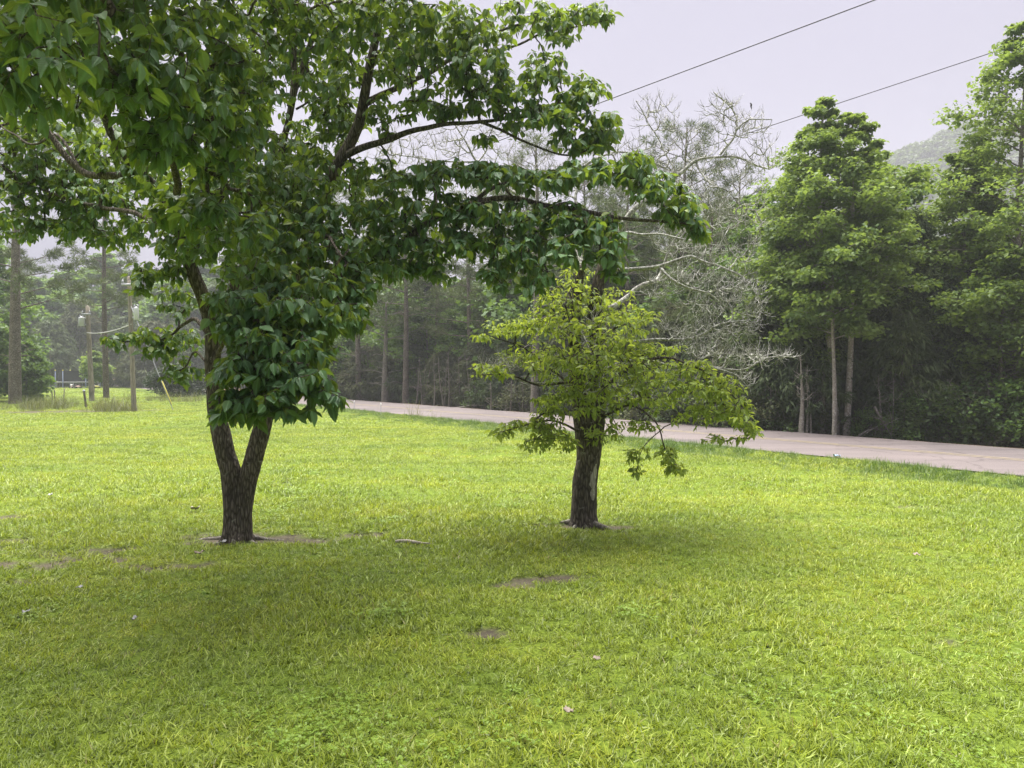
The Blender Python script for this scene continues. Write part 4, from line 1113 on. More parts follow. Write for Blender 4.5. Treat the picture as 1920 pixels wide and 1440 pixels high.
def pine(seed, H, cb, R, tr=.2, ntuft=7, nl=.26, nlimb=34, dead=12, wd=.022, nn=15):
    r = np.random.default_rng(seed)
    tb, tc_, td = MB(), [], []
    n = 16
    z = np.linspace(-.4, H, n); k = np.clip(z / H, 0, 1)
    ph = r.uniform(0, 6)
    tp = np.column_stack([.015 * H * np.sin(k * 3 + ph) * k, .012 * H * np.cos(k * 3.6 + ph) * k, z])
    tb.tube(tp, tr * (1 - k * .85) + .01, 12)
    at = lambda q: np.array([np.interp(q, z, tp[:, 0]), np.interp(q, z, tp[:, 1]), q])
    for i in range(dead):
        z0 = r.uniform(.25, 1.0) * cb; az = r.uniform(0, 6.28); l = r.uniform(.4, 1.0) * R * .6
        b0 = at(z0); h = np.array([math.cos(az), math.sin(az), 0])
        tb.tube([b0, b0 + h * l * .5 + [0, 0, .12 * l], b0 + h * l + [0, 0, r.uniform(-.15, .25) * l]], [.028, .018, .006], 4)
    for i in range(nlimb):
        t_ = (i + r.random()) / nlimb
        z0 = cb + (H * .985 - cb) * t_
        ln = R * (1 - t_) ** .55 * r.uniform(.55, 1.1) + .35
        az = i * 2.39996 + r.normal(0, .4)
        el = r.uniform(-.15, .35) + .5 * t_
        b0 = at(z0); h = np.array([math.cos(az), math.sin(az), 0])
        e = b0 + h * ln * math.cos(el) + np.array([0, 0, ln * math.sin(el) + .10 * ln])
        mid = (b0 + e) / 2 - np.array([0, 0, .05 * ln])
        tb.tube([b0, mid, e], [max(.016, .05 * (1 - t_)), .02, .008], 5)
        m = 3 + int(ln * 2.6)
        for q in range(m):
            s = r.uniform(.35, 1.0) ** .8
            bb = b0 + (mid - b0) * min(1, s * 2) + (e - mid) * max(0, s * 2 - 1)
            a2 = az + r.choice([-1, 1]) * r.uniform(.2, 1.2); l2 = r.uniform(.25, .7)
            f = bb + np.array([math.cos(a2), math.sin(a2), r.uniform(0, .5)]) * l2
            tb.tube([bb, f], [.010, .006], 3, cap=False)
            for u in range(ntuft // 3 + 1):
                c = bb + (f - bb) * r.uniform(.4, 1.05) + r.normal(0, .10, 3)
                tc_.append(c); td.append(norm(f - bb + np.array([0, 0, .35])))
    c = np.repeat(np.array(tc_), nn, 0); ax = np.repeat(np.array(td), nn, 0)
    N = len(c)
    d = norm(ax * .7 + norm(r.normal(0, 1, (N, 3))) * 1.0)
    nrm = norm(np.cross(d, r.normal(0, 1, (N, 3))))
    ln = nl * r.uniform(.6, 1.2, N)
    V, F = cards(c, d, nrm, ln, np.full(N, wd), 0.0)
    a = np.repeat(np.repeat(r.random(len(tc_)), nn) * .6 + r.random(N) * .4, 4)
    return tb, MB().add(V, F, a)

def cedar(seed, H, R, base=.03, n=420, per=22, tr=.12, ls=.26, wd=.055, power=.8, dense=1.0):
    """red cedar: tapering crown of drooping feathery sprays"""
    r = np.random.default_rng(seed)
    tb = MB()
    z = np.linspace(-.4, H * .97, 9)
    tb.tube(np.column_stack([.03 * np.sin(z * 1.3), .03 * np.cos(z), z]), tr * (1 - np.clip(z / H, 0, 1)) + .01, 8)
    cs = []
    for i in range(n):
        t_ = r.random() ** 1.1
        z0 = H * (base + (0.98 - base) * t_)
        prof = min(1.0, (1 - t_) ** power * 1.05 + .03) * (.65 + .35 * math.sin(min(1, t_ * 5 + .25) * math.pi / 2))
        az = r.uniform(0, 6.28)
        lump = .70 + .55 * float(vnoise(math.cos(az) * 1.6 + seed, math.sin(az) * 1.6, z0 * .9, seed))
        rr = R * prof * lump * r.uniform(.35, 1.0) ** .6
        c = np.array([math.cos(az) * rr, math.sin(az) * rr, z0 + .12 * rr])
        cs.append(c)
        if i % 5 == 0: tb.tube([[0, 0, z0 - .1 * rr], c * [.5, .5, 0] + [0, 0, z0 + .1 * rr], c], [.022, .014, .006], 4)
    cs = np.array(cs); N = len(cs) * per
    c = np.repeat(cs, per, 0)
    out = norm(c * [1, 1, 0] + r.normal(0, .05, (N, 3)))
    off = norm(r.normal(0, 1, (N, 3))) * (r.random(N) ** .5)[:, None] * np.array([.36, .36, .24]) * (H / 9) ** .4
    d = norm(out * r.uniform(.1, 1.0, (N, 1)) + r.normal(0, .45, (N, 3)) + np.array([0, 0, -.75]))
    nn = norm(np.cross(d, r.normal(0, 1, (N, 3))))
    ln = ls * r.uniform(.5, 1.3, N)
    V, F = cards(c + off, d, nn, ln, wd * r.uniform(.6, 1.3, N), .05)
    a = np.repeat(np.repeat(r.random(len(cs)), per) * .6 + r.random(N) * .4, 4)
    return tb, MB().add(V, F, a)

def shrub(seed, H, R, n=70, per=40, ls=.11, crad=.34):
    r = np.random.default_rng(seed)
    tb, cl = MB(), []
    for i in range(9):
        az = r.uniform(0, 6.28); l = r.uniform(.3, .8) * R
        tb.tube([[0, 0, -.2], [math.cos(az) * l * .5, math.sin(az) * l * .5, H * .45], [math.cos(az) * l, math.sin(az) * l, H * r.uniform(.7, .95)]], [.025, .016, .006], 4)
    for i in range(n):
        az = r.uniform(0, 6.28); u = r.random() ** .5; zz_ = r.random()
        rr = R * u * math.sqrt(max(.05, 1 - (zz_ * .95) ** 2.2)) * r.uniform(.8, 1.1)
        cl.append([math.cos(az) * rr, math.sin(az) * rr, H * (.08 + .86 * zz_)])
    V, F, a = clump_leaves(r, np.array(cl), per, crad * (R / 1.5) ** .5, .7, ls)
    return tb, MB().add(V, F, a)

def bare_stems(seed, H, n=1, tr=.04, spread=.25, nb=9, lean=.05):
    r = np.random.default_rng(seed)
    tb = MB()
    for s in range(n):
        b0 = np.array([r.normal(0, spread), r.normal(0, spread), -.3]); ln = r.normal(0, lean, 2)
        z = np.linspace(-.3, H * r.uniform(.75, 1.0), 8)
        p = np.column_stack([b0[0] + ln[0] * z + .03 * np.sin(z * 2 + s), b0[1] + ln[1] * z, z])
        rr = tr * r.uniform(.7, 1.1)
        tb.tube(p, np.linspace(rr, .008, 8), 7)
        for i in range(nb):
            t_ = r.uniform(.3, .98); b1 = p[0] + (p[-1] - p[0]) * t_
            az = r.uniform(0, 6.28); l = r.uniform(.3, .9) * (1.15 - t_) * H * .28
            e = b1 + np.array([math.cos(az) * l, math.sin(az) * l, l * r.uniform(.1, .8)])
            tb.tube([b1, (b1 + e) / 2 + r.normal(0, .04, 3), e], [.014, .010, .004], 4)
            for _ in range(2):
                q = b1 + (e - b1) * r.uniform(.4, .9); f = q + r.normal(0, .16, 3) + [0, 0, .12]
                tb.tube([q, f], [.007, .003], 3, cap=False)
    return tb

PROTO = {}
def plant(name, px, d, parts, leafm, barkm, label, cat='tree', group=None, rz=0.0, crown='crown', trunk='trunk', dz=0.0, sink=0.0):
    """stands a tree at photo column px and distance d"""
    x = (px - 960) / FPX * d
    y = d
    loc = (x, y, float(gz(x, y)) + dz - sink)
    root = empty(name, loc, label, cat, group)
    root.rotation_euler = (0, 0, rz)
    tb, cr = parts
    for mb, nm, m in ((tb, trunk, barkm), (cr, crown, leafm)):
        if mb is not None and mb.n:
            o = mb.build(nm, m, root, off=np.zeros(3), smooth=(mb is tb))
    return root

def copy_tree(o):
    c = o.copy(); COL.objects.link(c)
    for ch in [q for q in bpy.data.objects if q.parent is o]:
        k = ch.copy(); COL.objects.link(k); k.parent = c
    return c

def hgt(px_top, d):      # height above ground of a photo row at distance d
    return CAM_H - (px_top - YH) / FPX * d

def wid(px, d): return px / FPX * d
GB, PB, NB = M['grey_bark'], M['pine_bark'], M['pale_bark']

# --- right hand edge of the road: tulip poplars, cedars and brush
plant('poplar_tree', 1570, 20.6, broadleaf(1, hgt(160, 20.6), 3.2, 2.0, 46, .115, 46, .32, .085, .5, -.066), M['poplar_leaf'], NB, 'tall light green poplar with two pale trunks side by side and a narrow pointed top', 'tree')
plant('poplar_tree', 1588, 20.3, broadleaf(2, hgt(185, 20.3), 3.4, 1.9, 46, .115, 44, .32, .08, .5, .030), M['poplar_leaf'], NB, 'pale trunked poplar standing just right of the tallest double topped poplar', 'tree')
plant('poplar_tree', 1642, 23.5, broadleaf(3, hgt(272, 23.5), 1.0, 1.9, 50, .125, 50, .42, .12, .7), M['green_leaf'], GB, 'broad green poplar whose flat top reaches right toward the hazy hill', 'tree')
plant('poplar_tree', 1470, 23.5, broadleaf(4, hgt(318, 23.5), 1.0, 2.0, 52, .125, 40, .40, .10, .6), M['green_leaf'], GB, 'rounded green tree between the dead twigs and the tall poplar', 'tree')
plant('poplar_tree', 1908, 20.4, broadleaf(5, hgt(8, 20.4), 1.5, 2.6, 46, .12, 78, .40, .10, .55, -.002, .25), M['poplar_leaf'], GB, 'tallest light green tree cut by the right edge of the picture', 'tree')
plant('poplar_tree', 1838, 24.6, broadleaf(6, hgt(235, 24.6), 3, 1.0, 32, .14, 34, .38, .08, .4), M['poplar_leaf'], GB, 'slim green poplar in front of the misty hill', 'tree')
plant('poplar_tree', 1880, 19.9, broadleaf(7, hgt(430, 19.9), 1.6, 1.35, 40, .13, 26, .40, .06, .8), M['poplar_leaf'], GB, 'low yellow green sapling leaning over the roadside brush near the right edge', 'tree')
plant('poplar_tree', 1565, 19.7, broadleaf(8, hgt(430, 19.7), 2.5, 1.35, 46, .13, 24, .38, .05, .9), M['poplar_leaf'], NB, 'bright yellow green young poplar in front of the double trunked poplar', 'tree')
plant('cedar_tree', 1708, 22.0, cedar(11, hgt(375, 22), 2.0, .05, 520, 26, .12), M['cedar_leaf'], GB, 'tall drooping dark cedar right of the poplars', 'tree')
plant('cedar_tree', 1690, 20.6, cedar(12, hgt(575, 20.6), 1.25, .22, 230, 26, .07, power=.5), M['cedar_leaf'], GB, 'shorter grey green cedar with feathery drooping sprays at the roadside', 'tree')
plant('cedar_tree', 1478, 22.3, cedar(13, hgt(440, 22.3), 1.9, .20, 420, 24, .11, power=.6), M['cedar_leaf'], GB, 'dark cedar behind the white dead trunk', 'tree')
plant('cedar_tree', 1760, 20.3, cedar(14, hgt(700, 20.3), 1.15, .05, 170, 26, .05, power=.5), M['cedar_leaf'], GB, 'low cedar bush with hanging sprays at the road edge', 'tree')
plant('cedar_tree', 1620, 21.6, cedar(15, hgt(560, 21.6), 1.2, .18, 240, 24, .07, power=.6), M['cedar_leaf'], GB, 'small dark cedar tucked behind the two pale poplar trunks', 'tree')
plant('cedar_tree', 1836, 21.8, cedar(16, hgt(470, 21.8), 1.5, .05, 320, 24, .08, power=.6), M['brown_leaf'], GB, 'brownish cedar thicket below the slim poplar', 'tree')
plant('cedar_tree', 1405, 23.0, cedar(17, hgt(560, 23.0), 1.4, .10, 300, 24, .08, power=.6), M['brown_leaf'], GB, 'brownish dark cedar at the left of the white dead trunk', 'tree')
plant('cedar_tree', 1345, 24.2, cedar(18, hgt(500, 24.2), 1.8, .08, 360, 24, .09, power=.6), M['cedar_leaf'], GB, 'dark cedar seen behind the right tips of the small dogwood', 'tree')
plant('cedar_tree', 1935, 21.5, cedar(19, hgt(600, 21.5), 1.4, .05, 260, 24, .08, power=.6), M['brown_leaf'], GB, 'brown cedar brush under the tree at the right edge', 'tree')
plant('dead_tree', 1503, 20.3, (bare_stems(21, hgt(655, 20.3), 1, .085, .02, 16, .0), None), None, NB, 'slender white barked dead tree with short broken limbs beside the road', 'tree')
plant('dead_tree', 1517, 20.5, (bare_stems(22, hgt(670, 20.5), 2, .035, .06, 5, .01), None), None, NB, 'pair of thin pale stems just right of the white dead tree', 'tree')
plant('dead_tree', 1541, 20.8, (bare_stems(23, hgt(620, 20.8), 1, .075, .03, 8, .01), None), None, GB, 'grey trunk standing between the white dead tree and pale poplar trunks', 'tree')

plant('poplar_tree', 1425, 25.5, broadleaf(9, hgt(335, 25.5), .8, 1.9, 50, .14, 44, .45, .10, .8), M['green_leaf'], GB, 'mid green tree filling the gap right of the pale dead twigs', 'tree')
plant('poplar_tree', 1765, 26.5, broadleaf(10, hgt(440, 26.5), .6, 2.0, 50, .14, 44, .5, .10, .9), M['green_leaf'], GB, 'dull green round tree between the tall cedar and the slim poplar', 'tree')
plant('poplar_tree', 1820, 22.6, broadleaf(20, hgt(395, 22.6), 1.2, 1.6, 50, .125, 44, .42, .09, .8), M['poplar_leaf'], GB, 'green tree whose boughs hang over the brownish cedar thicket', 'tree')
plant('cedar_tree', 1655, 21.4, cedar(24, hgt(470, 21.4), 1.5, .12, 330, 24, .08, power=.6), M['cedar_leaf'], GB, 'dark cedar right behind the two pale poplar trunks', 'tree')
plant('cedar_tree', 1745, 21.2, cedar(25, hgt(480, 21.2), 1.6, .06, 340, 24, .08, power=.6), M['cedar_leaf'], GB, 'second dark cedar leaning right of the tall drooping cedar', 'tree')
plant('cedar_tree', 1560, 22.4, cedar(26, hgt(520, 22.4), 1.7, .10, 330, 24, .08, power=.5), M['cedar_leaf'], GB, 'dark cedar filling the space directly behind the pale poplar trunks', 'tree')

plant('poplar_tree', 1508, 21.6, broadleaf(61, hgt(262, 21.6), 1.6, 1.6, 44, .12, 44, .38, .07, .7), M['poplar_leaf'], GB, 'shoulder high green poplar just left of the double topped pair', 'tree')
plant('poplar_tree', 1632, 21.8, broadleaf(62, hgt(232, 21.8), 1.8, 1.5, 44, .12, 42, .36, .07, .6), M['poplar_leaf'], GB, 'green poplar just right of the double topped pair and nearly as tall', 'tree')
plant('poplar_tree', 1690, 24.5, broadleaf(63, hgt(292, 24.5), .8, 1.8, 46, .13, 44, .44, .09, .85), M['green_leaf'], GB, 'deep green tree above the tall drooping cedar', 'tree')
plant('poplar_tree', 1800, 21.5, broadleaf(64, hgt(250, 21.5), 1.8, 1.5, 44, .12, 48, .38, .06, .6, 0, .35), M['poplar_leaf'], GB, 'pointed light green tree left of the tallest tree at the right edge', 'tree')
plant('cedar_tree', 1520, 21.6, cedar(65, hgt(560, 21.6), 1.5, .15, 300, 24, .08, power=.5), M['cedar_leaf'], GB, 'dark cedar between the white dead tree and the pale poplar trunks', 'tree')

# --- middle: pines, thin bare saplings and dark understorey
PINES = [(722, 45.5, 560, 2.6, 0.22, 'grey pine with bare crooked side limbs left of the three roadside pines', 31, .62), (760, 44.0, 330, 3.2, 0.18, 'straight dark pine trunk right of the grey bare limbed pine', 32, .42), (672, 47.0, 350, 3.0, 0.18, 'short looking pine trunk behind the leaning dogwood foliage tips', 33, .45),
         (1003, 33.0, 260, 3.0, 0.20, 'pale thick pine trunk seen just left of the small dogwood', 34, .50), (880, 42.0, 345, 3.4, 0.15, 'spreading olive green pine between the two dogwoods', 35, .28), (955, 40.0, 330, 3.4, 0.16, 'pine with a dark layered crown left of the pale pine trunk', 36, .38), (1280, 31.0, 232, 2.6, 0.15, 'dark round topped pine behind the dead grey twigs', 37, .52), (1390, 30.0, 315, 2.4, 0.13, 'olive pine between the dead twigs and the green poplars', 38, .35), (1180, 34.0, 330, 3.0, 0.16, 'hazy pine behind the crown of the small dogwood', 39, .4), (1330, 27.0, 380, 2.0, 0.11, 'low olive pine directly behind the fine grey twigs', 40, .3), (1090, 37.0, 320, 3.0, 0.16, 'hazy pine behind the trunk of the small dogwood', 41, .4), (820, 46.0, 400, 3.2, 0.16, 'olive pine behind the middle of the forest edge', 42, .3),
         (590, 52.0, 330, 3.2, 0.18, 'pine glimpsed through the lower leaves of the large dogwood', 43, .4), (520, 58.0, 330, 3.2, 0.18, 'pine far along the road behind the forked trunk', 44, .4)]
for px, d, top, R, tr, lab, sd_, cbf in PINES:
    H = hgt(top, d)
    plant('pine_tree', px, d, pine(sd_, H, H * cbf, R, tr, 8, .28 if d < 35 else .34, 32 if sd_ != 31 else 12, 14, .020 if d < 35 else .03), M['pine_leaf'], PB if sd_ not in (31, 34) else GB, lab, 'tree')
for k, (px, d, top, R, lab) in enumerate([(905, 44.5, 530, 2.6, 'mid green broadleaf tree among the pines left of the small dogwood'), (1010, 38, 520, 2.2, 'small green tree behind the pale pine trunk'), (640, 50, 600, 2.4, 'dark leafy tree at the left end of the pine row'), (1230, 30.5, 540, 1.8, 'green understorey tree behind the dead limbs of the small dogwood'), (1310, 29, 470, 1.9, 'bright green tree glimpsed through the grey twigs'), (800, 47, 560, 2.4, 'green tree in the gap right of the straight dark pine')]):
    plant('understorey_tree', px, d, broadleaf(60 + k, hgt(top, d), .8, R, 40, .2, 26, .6, .08, .9), M['green_leaf'], GB, lab, 'tree')
for k, (px, d, top, R, lab) in enumerate([(780, 46.5, 640, 1.9, 'low dark cedar under the straight pine'), (845, 43, 640, 1.8, 'low brown cedar behind the thin bare saplings'), (910, 40, 630, 1.8, 'dark brown cedar right of the thin bare saplings'), (960, 37.5, 620, 1.7, 'dark cedar brush left of the pale pine trunk'), (1060, 34, 600, 1.7, 'dark cedar behind the small dogwood trunk'), (1130, 31.5, 590, 1.7, 'dark cedar right behind the small dogwood foliage'), (1200, 29, 590, 1.6, 'dark cedar below the grey dead limbs'), (1270, 27, 560, 1.7, 'tall dark cedar behind the drooping right side of the small dogwood'), (690, 48, 640, 2.0, 'dark cedar at the foot of the grey bare limbed pine'), (630, 51, 640, 2.0, 'dark cedar left of the pine row'), (730, 47.5, 650, 1.6, 'brown understorey cedar between two pine trunks')]):
    plant('cedar_tree', px, d, cedar(80 + k, hgt(top, d), R, .04, 260, 22, .07, .34, .08, .5), M['brown_leaf'] if k % 3 else M['cedar_leaf'], GB, lab, 'tree')
SAPL = ['thin leafless sapling midway between the straight dark pine and the small dogwood', 'thin leafless sapling just right of the middle forest edge saplings', 'thin leafless sapling under the spreading olive pine at its left', 'thin leafless sapling close to the right of the straight dark pine', 'thin leafless sapling right below the spreading olive pine', 'short pale sapling left in the trio beside the pale pine trunk', 'short pale sapling in the middle of the trio beside the pale pine trunk', 'short pale sapling nearest the pale pine trunk', 'crooked thin sapling right of the straight dark pine foot', 'thin sapling seen behind the trunk of the small dogwood', 'thin sapling behind the lower right leaves of the small dogwood', 'thin sapling between the dead limbs and the road behind the small dogwood', 'thin sapling behind the drooping right boughs of the small dogwood', 'thin sapling behind the last drooping tip of the small dogwood', 'thin sapling just right of the small dogwood drooping tip', 'thin sapling left of the white barked dead tree', 'thin sapling right of the two pale poplar trunks', 'thin sapling below the tall drooping dark cedar', 'thin sapling among brush below the slim poplar', 'thin sapling among brush left of the low yellow green sapling', 'thin sapling among brush at the right edge of the picture', 'short thin sapling beside the low cedar bush with hanging sprays']
SHRL = {1690: 'bright green shrub at the road edge below the tall dark cedar', 1640: 'small bright shrub just right of the pale poplar trunks', 1730: 'bright green shrub left of the low cedar bush', 1790: 'dark green shrub right of the low cedar bush', 1840: 'brownish shrub behind the long fallen bough', 1880: 'bright green shrub under the low yellow green sapling', 1918: 'dark green shrub cut by the right edge of the picture', 1590: 'brownish shrub right behind the pale poplar trunks', 1555: 'dim shrub left of the pale poplar trunks', 1480: 'dim shrub left of the white dead trunk', 1440: 'brownish shrub beyond the tip of the drooping dogwood bough', 1400: 'dim shrub behind the drooping tip of the small dogwood', 1350: 'brownish shrub behind the right boughs of the small dogwood', 1300: 'dim shrub across the road from the small dogwood right boughs', 1245: 'brownish shrub under the dead limbs of the small dogwood', 1190: 'dim shrub just right of the small dogwood trunk across the road', 1130: 'brownish shrub directly behind the small dogwood trunk', 1070: 'dim shrub just left of the small dogwood trunk across the road', 980: 'brownish shrub beside the pale pine trunk', 915: 'dim shrub at the foot of the trio of pale saplings', 860: 'brownish shrub under the spreading olive pine', 800: 'dim shrub right of the straight dark pine foot', 740: 'brownish shrub between the grey and dark pine trunks', 690: 'dim shrub left of the grey bare limbed pine', 640: 'brownish shrub at the left end of the pine row', 590: 'dim shrub behind the forked dogwood lower leaves', 540: 'brownish far shrub where the road vanishes behind the dogwood'}
SAP = [(845, 40.2, 640), (862, 40.0, 650), (825, 41, 655), (786, 43, 640), (885, 39, 655), (938, 36.5, 690), (946, 35.4, 690), (968, 34.4, 690), (790, 42.6, 665), (1092, 30, 640), (1160, 27.5, 640), (1196, 26.6, 650), (1260, 24.6, 650), (1320, 23.2, 660), (1350, 22.6, 650), (1440, 21.2, 700), (1660, 20.0, 690), (1745, 19.8, 700), (1800, 19.8, 690), (1850, 19.6, 700), (1890, 19.5, 700), (1785, 19.7, 720)]
for k, (px, d, top) in enumerate(SAP):
    plant('bare_sapling', px, d, (bare_stems(120 + k, hgt(top, d), 1 + k % 3, .04 if d < 30 else .055, .18, 9, .07), None), None, GB, SAPL[k], 'sapling', 'bare saplings along the forest edge')

# shrubs and brush along the far road edge: three kinds, copied
sh = []
for k in range(4):
    sh.append(shrub(140 + k, 1.5, 1.3, 60, 42, .10, .36))
roots = []
BR = [(1690, 19.9, .75, 1), (1640, 20.2, .6, 0), (1730, 19.9, .9, 0), (1790, 19.6, 1.1, 1), (1840, 19.6, 1.0, 2), (1880, 19.4, 1.2, 0), (1918, 19.3, 1.1, 1), (1590, 20.9, .8, 2), (1555, 21.2, .7, 3), (1480, 21.3, .8, 3), (1440, 21.8, .9, 2), (1400, 22.2, .9, 3), (1350, 23.3, 1.0, 2), (1300, 24.4, 1.0, 3), (1245, 26, 1.0, 2), (1190, 27.6, 1.1, 3), (1130, 29.5, 1.1, 2), (1070, 31.5, 1.2, 3), (980, 35, 1.0, 2), (915, 38, 1.1, 3), (860, 42, 1.2, 2), (800, 45, 1.2, 3), (740, 48, 1.2, 2), (690, 50, 1.3, 3), (640, 52, 1.4, 2), (590, 56, 1.4, 3), (540, 60, 1.5, 2)]
BM = [M['green_leaf'], M['dark_leaf'], M['brown_leaf'], M['dark_leaf']]
first = {}
for px, d, s, k in BR:
    if k not in first:
        o = plant('roadside_shrub', px, d, sh[k], BM[k], GB, 'x', 'shrub', 'roadside shrubs at the foot of the woods', crown='leaves', trunk='stem')
        first[k] = o
    else:
        o = copy_tree(first[k])
        x = (px - 960) / FPX * d
        o.location = (x, d, float(gz(x, d)))
    o.scale = (s, s, s)
    o.rotation_euler = (0, 0, px * .37)
    o['label'] = SHRL[px]

# --- left: pine and shrubs at the edge of the lawn, far trees
H = hgt(120, 39.5)
plant('pine_tree', 28, 39.0, pine(51, H, H * .26, 3.4, .30, 9, .34, 40, 10, .03), M['pine_leaf'], PB, 'thick grey pine trunk with drooping needle boughs at the left edge', 'tree')
H = hgt(240, 48)
plant('pine_tree', 199, 47.0, pine(52, H, H * .30, 2.8, .18, 8, .36, 34, 10, .032), M['pine_leaf'], PB, 'slim pine standing between the two utility poles', 'tree')
plant('broadleaf_tree', -42, 41.0, broadleaf(53, hgt(560, 37), .3, 1.9, 46, .2, 26, .6, .08, .9), M['green_leaf'], GB, 'dark green bush like tree left of the thick pine trunk', 'tree')
plant('broadleaf_tree', 50, 42.0, broadleaf(54, hgt(640, 42), .2, .95, 46, .2, 24, .55, .06, .9), M['green_leaf'], GB, 'leafy green young tree right behind the thick pine trunk', 'tree')
plant('broadleaf_tree', -10, 47.0, broadleaf(58, hgt(430, 47), .6, 2.3, 46, .24, 34, .8, .12, .9), M['green_leaf'], GB, 'larger green tree behind the thick left pine', 'tree')
plant('young_tree', 176, 62.0, broadleaf(55, hgt(655, 62), 1.0, .85, 36, .2, 14, .45, .05, .9), M['poplar_leaf'], GB, 'small light green tree behind the wooden pole and trampoline', 'tree')
FAR = [(120, 98, 505, 8, M['green_leaf']), (60, 92, 520, 6, M['green_leaf']), (200, 104, 470, 7, M['green_leaf']), (260, 100, 500, 7, M['dark_leaf']), (320, 92, 520, 6, M['green_leaf']), (380, 96, 480, 7, M['green_leaf']), (440, 98, 440, 7, M['dark_leaf']), (500, 96, 430, 7, M['green_leaf'])]
FL = ['hazy full green tree behind the trampoline', 'hazy green tree left of the trampoline', 'tall hazy tree behind the slim pine', 'dim hazy tree right of the second pole', 'hazy tree behind the dark round bush', 'far hazy tree behind the large dogwood stem', 'far dark tree seen through the dogwood leaves', 'far green tree where the road bends away']
for k, ((px, d, top, R, m), lab) in enumerate(zip(FAR, FL)):
    plant('far_tree', px, d, broadleaf(160 + k, hgt(top, d), 1.0, R * .8, 60, .55, 30, 1.6, .25, .9), m, GB, lab, 'tree')
for k, (px, d, top, lab) in enumerate([(95, 84, 600, 'brownish hazy cedar left of the trampoline'), (150, 90, 560, 'brown hazy cedar right behind the trampoline'), (235, 84, 590, 'brown hazy cedar behind the second pole'), (290, 80, 600, 'grey brown cedar left of the round bush'), (340, 84, 600, 'grey brown cedar above the round bush')]):
    plant('cedar_tree', px, d, cedar(180 + k, hgt(top, d), 3.2, .03, 360, 20, .12, .7, .16, .5), M['brown_leaf'] if k % 2 else M['cedar_leaf'], GB, lab, 'tree')
plant('round_bush', 322, 50.0, shrub(190, hgt(682, 50), 1.6, 130, 46, .16, .5), M['bush_leaf'], GB, 'large dark round bush on the lawn beside the road', 'bush', crown='leaves', trunk='stem')
plant('round_bush', 360, 53.0, shrub(191, hgt(690, 53), 1.2, 90, 46, .16, .5), M['bush_leaf'], GB, 'smaller dark bush at the right of the large round bush', 'bush', crown='leaves', trunk='stem')

# --- deep woods behind the first trees: one mass
wp = []
for k, (parts, m) in enumerate([(broadleaf(201, 9, 1.0, 2.6, 34, .26, 30, .75, .12, .9), 'green_leaf'), (broadleaf(202, 10, 1.5, 2.8, 34, .26, 30, .75, .12, .85), 'green_leaf'), (cedar(203, 8, 2.2, .03, 300, 20, .12, .45, .1), 'dark_leaf'), (pine(204, 11, 4.5, 2.8, .2, 8, .34, 30, 8, .03), 'pine_leaf'), (cedar(205, 5, 1.9, .02, 240, 20, .1, .45, .1, .5), 'brown_leaf')]):
    tb, cr = parts
    me = cr.mesh('woods_tree', M[m])
    o = bpy.data.objects.new('woods_tree_%d' % k, me)
    wp.append(o)
r = np.random.default_rng(5)
pts, idx, scl = [], [], []
for _ in range(900):
    y = r.uniform(20, 95); x = r.uniform(-.85, .95) * y
    c = RN[0] * x + RN[1] * y
    if c < 24 or c > 75 or (r.random() < .35 and c > 45): continue
    pxx = 960 + FPX * x / y
    # trees get lower to the right where the hill shows above them
    top = 250 + 150 * abs(math.sin(pxx * .013)) if pxx < 1500 else (420 if pxx < 1630 else 520)
    Hm = CAM_H - (top - YH) / FPX * y
    k = r.choice(5, p=[.24, .22, .2, .2, .14])
    H0 = (9, 10, 8, 11, 5)[k]
    s = min(r.uniform(.75, 1.25), Hm / H0)
    if s < .35: continue
    pts.append([x, y, float(gz(x, y)) - .1]); idx.append(k); scl.append(s)
for _ in range(60):       # far end of the lawn on the left
    x, y = r.uniform(-95, -28), r.uniform(104, 130)
    pts.append([x, y, float(gz(x, y)) - .1]); k = r.integers(0, 4); idx.append(k); scl.append(r.uniform(1.0, 1.7))
pts = np.array(pts)
instancer('woods', pts, np.column_stack([np.zeros((len(pts), 2)), r.uniform(0, 6.3, len(pts))]), scl, idx, wp)

# --- wooded hill in the mist
hy = r.uniform(140, 420, 26000); hx = hy * r.uniform(.22, 1.0, 26000)
c = RN[0] * hx + RN[1] * hy
hz = gz(hx, hy)
k = (c > 150) & (hz > 22.0) & (hy < 345)
hx, hy, hz = hx[k][:3600], hy[k][:3600], hz[k][:3600]
hp = []
for k in range(3):
    V, F, a = clump_leaves(np.random.default_rng(210 + k), np.array([[math.cos(q * 2.4) * 1.9 * math.sqrt(q / 16), math.sin(q * 2.4) * 1.9 * math.sqrt(q / 16), 3.2 + 1.9 * (1 - q / 16) + .4 * math.sin(q * 5)] for q in range(16)]), 46, 1.25, .8, .75, .8)
    mb = MB().add(V, F, a)
    hp.append(bpy.data.objects.new('hill_tree_%d' % k, mb.mesh('hill_tree', M['dark_leaf'])))
instancer('hillside_forest', np.column_stack([hx, hy, hz - .6]), np.column_stack([np.zeros((len(hx), 2)), r.uniform(0, 6.3, len(hx))]), r.uniform(1.0, 2.1, len(hx)), r.integers(0, 3, len(hx)), hp)

# ------------------------------------------------------------------ poles, wires, trampoline, small things
def base(px, py=None, d=None):
    q = G(px, py) if d is None else np.array([(px - 960) / FPX * d, d, 0.0])
    q[2] = float(gz(q[0], q[1]))
    return q

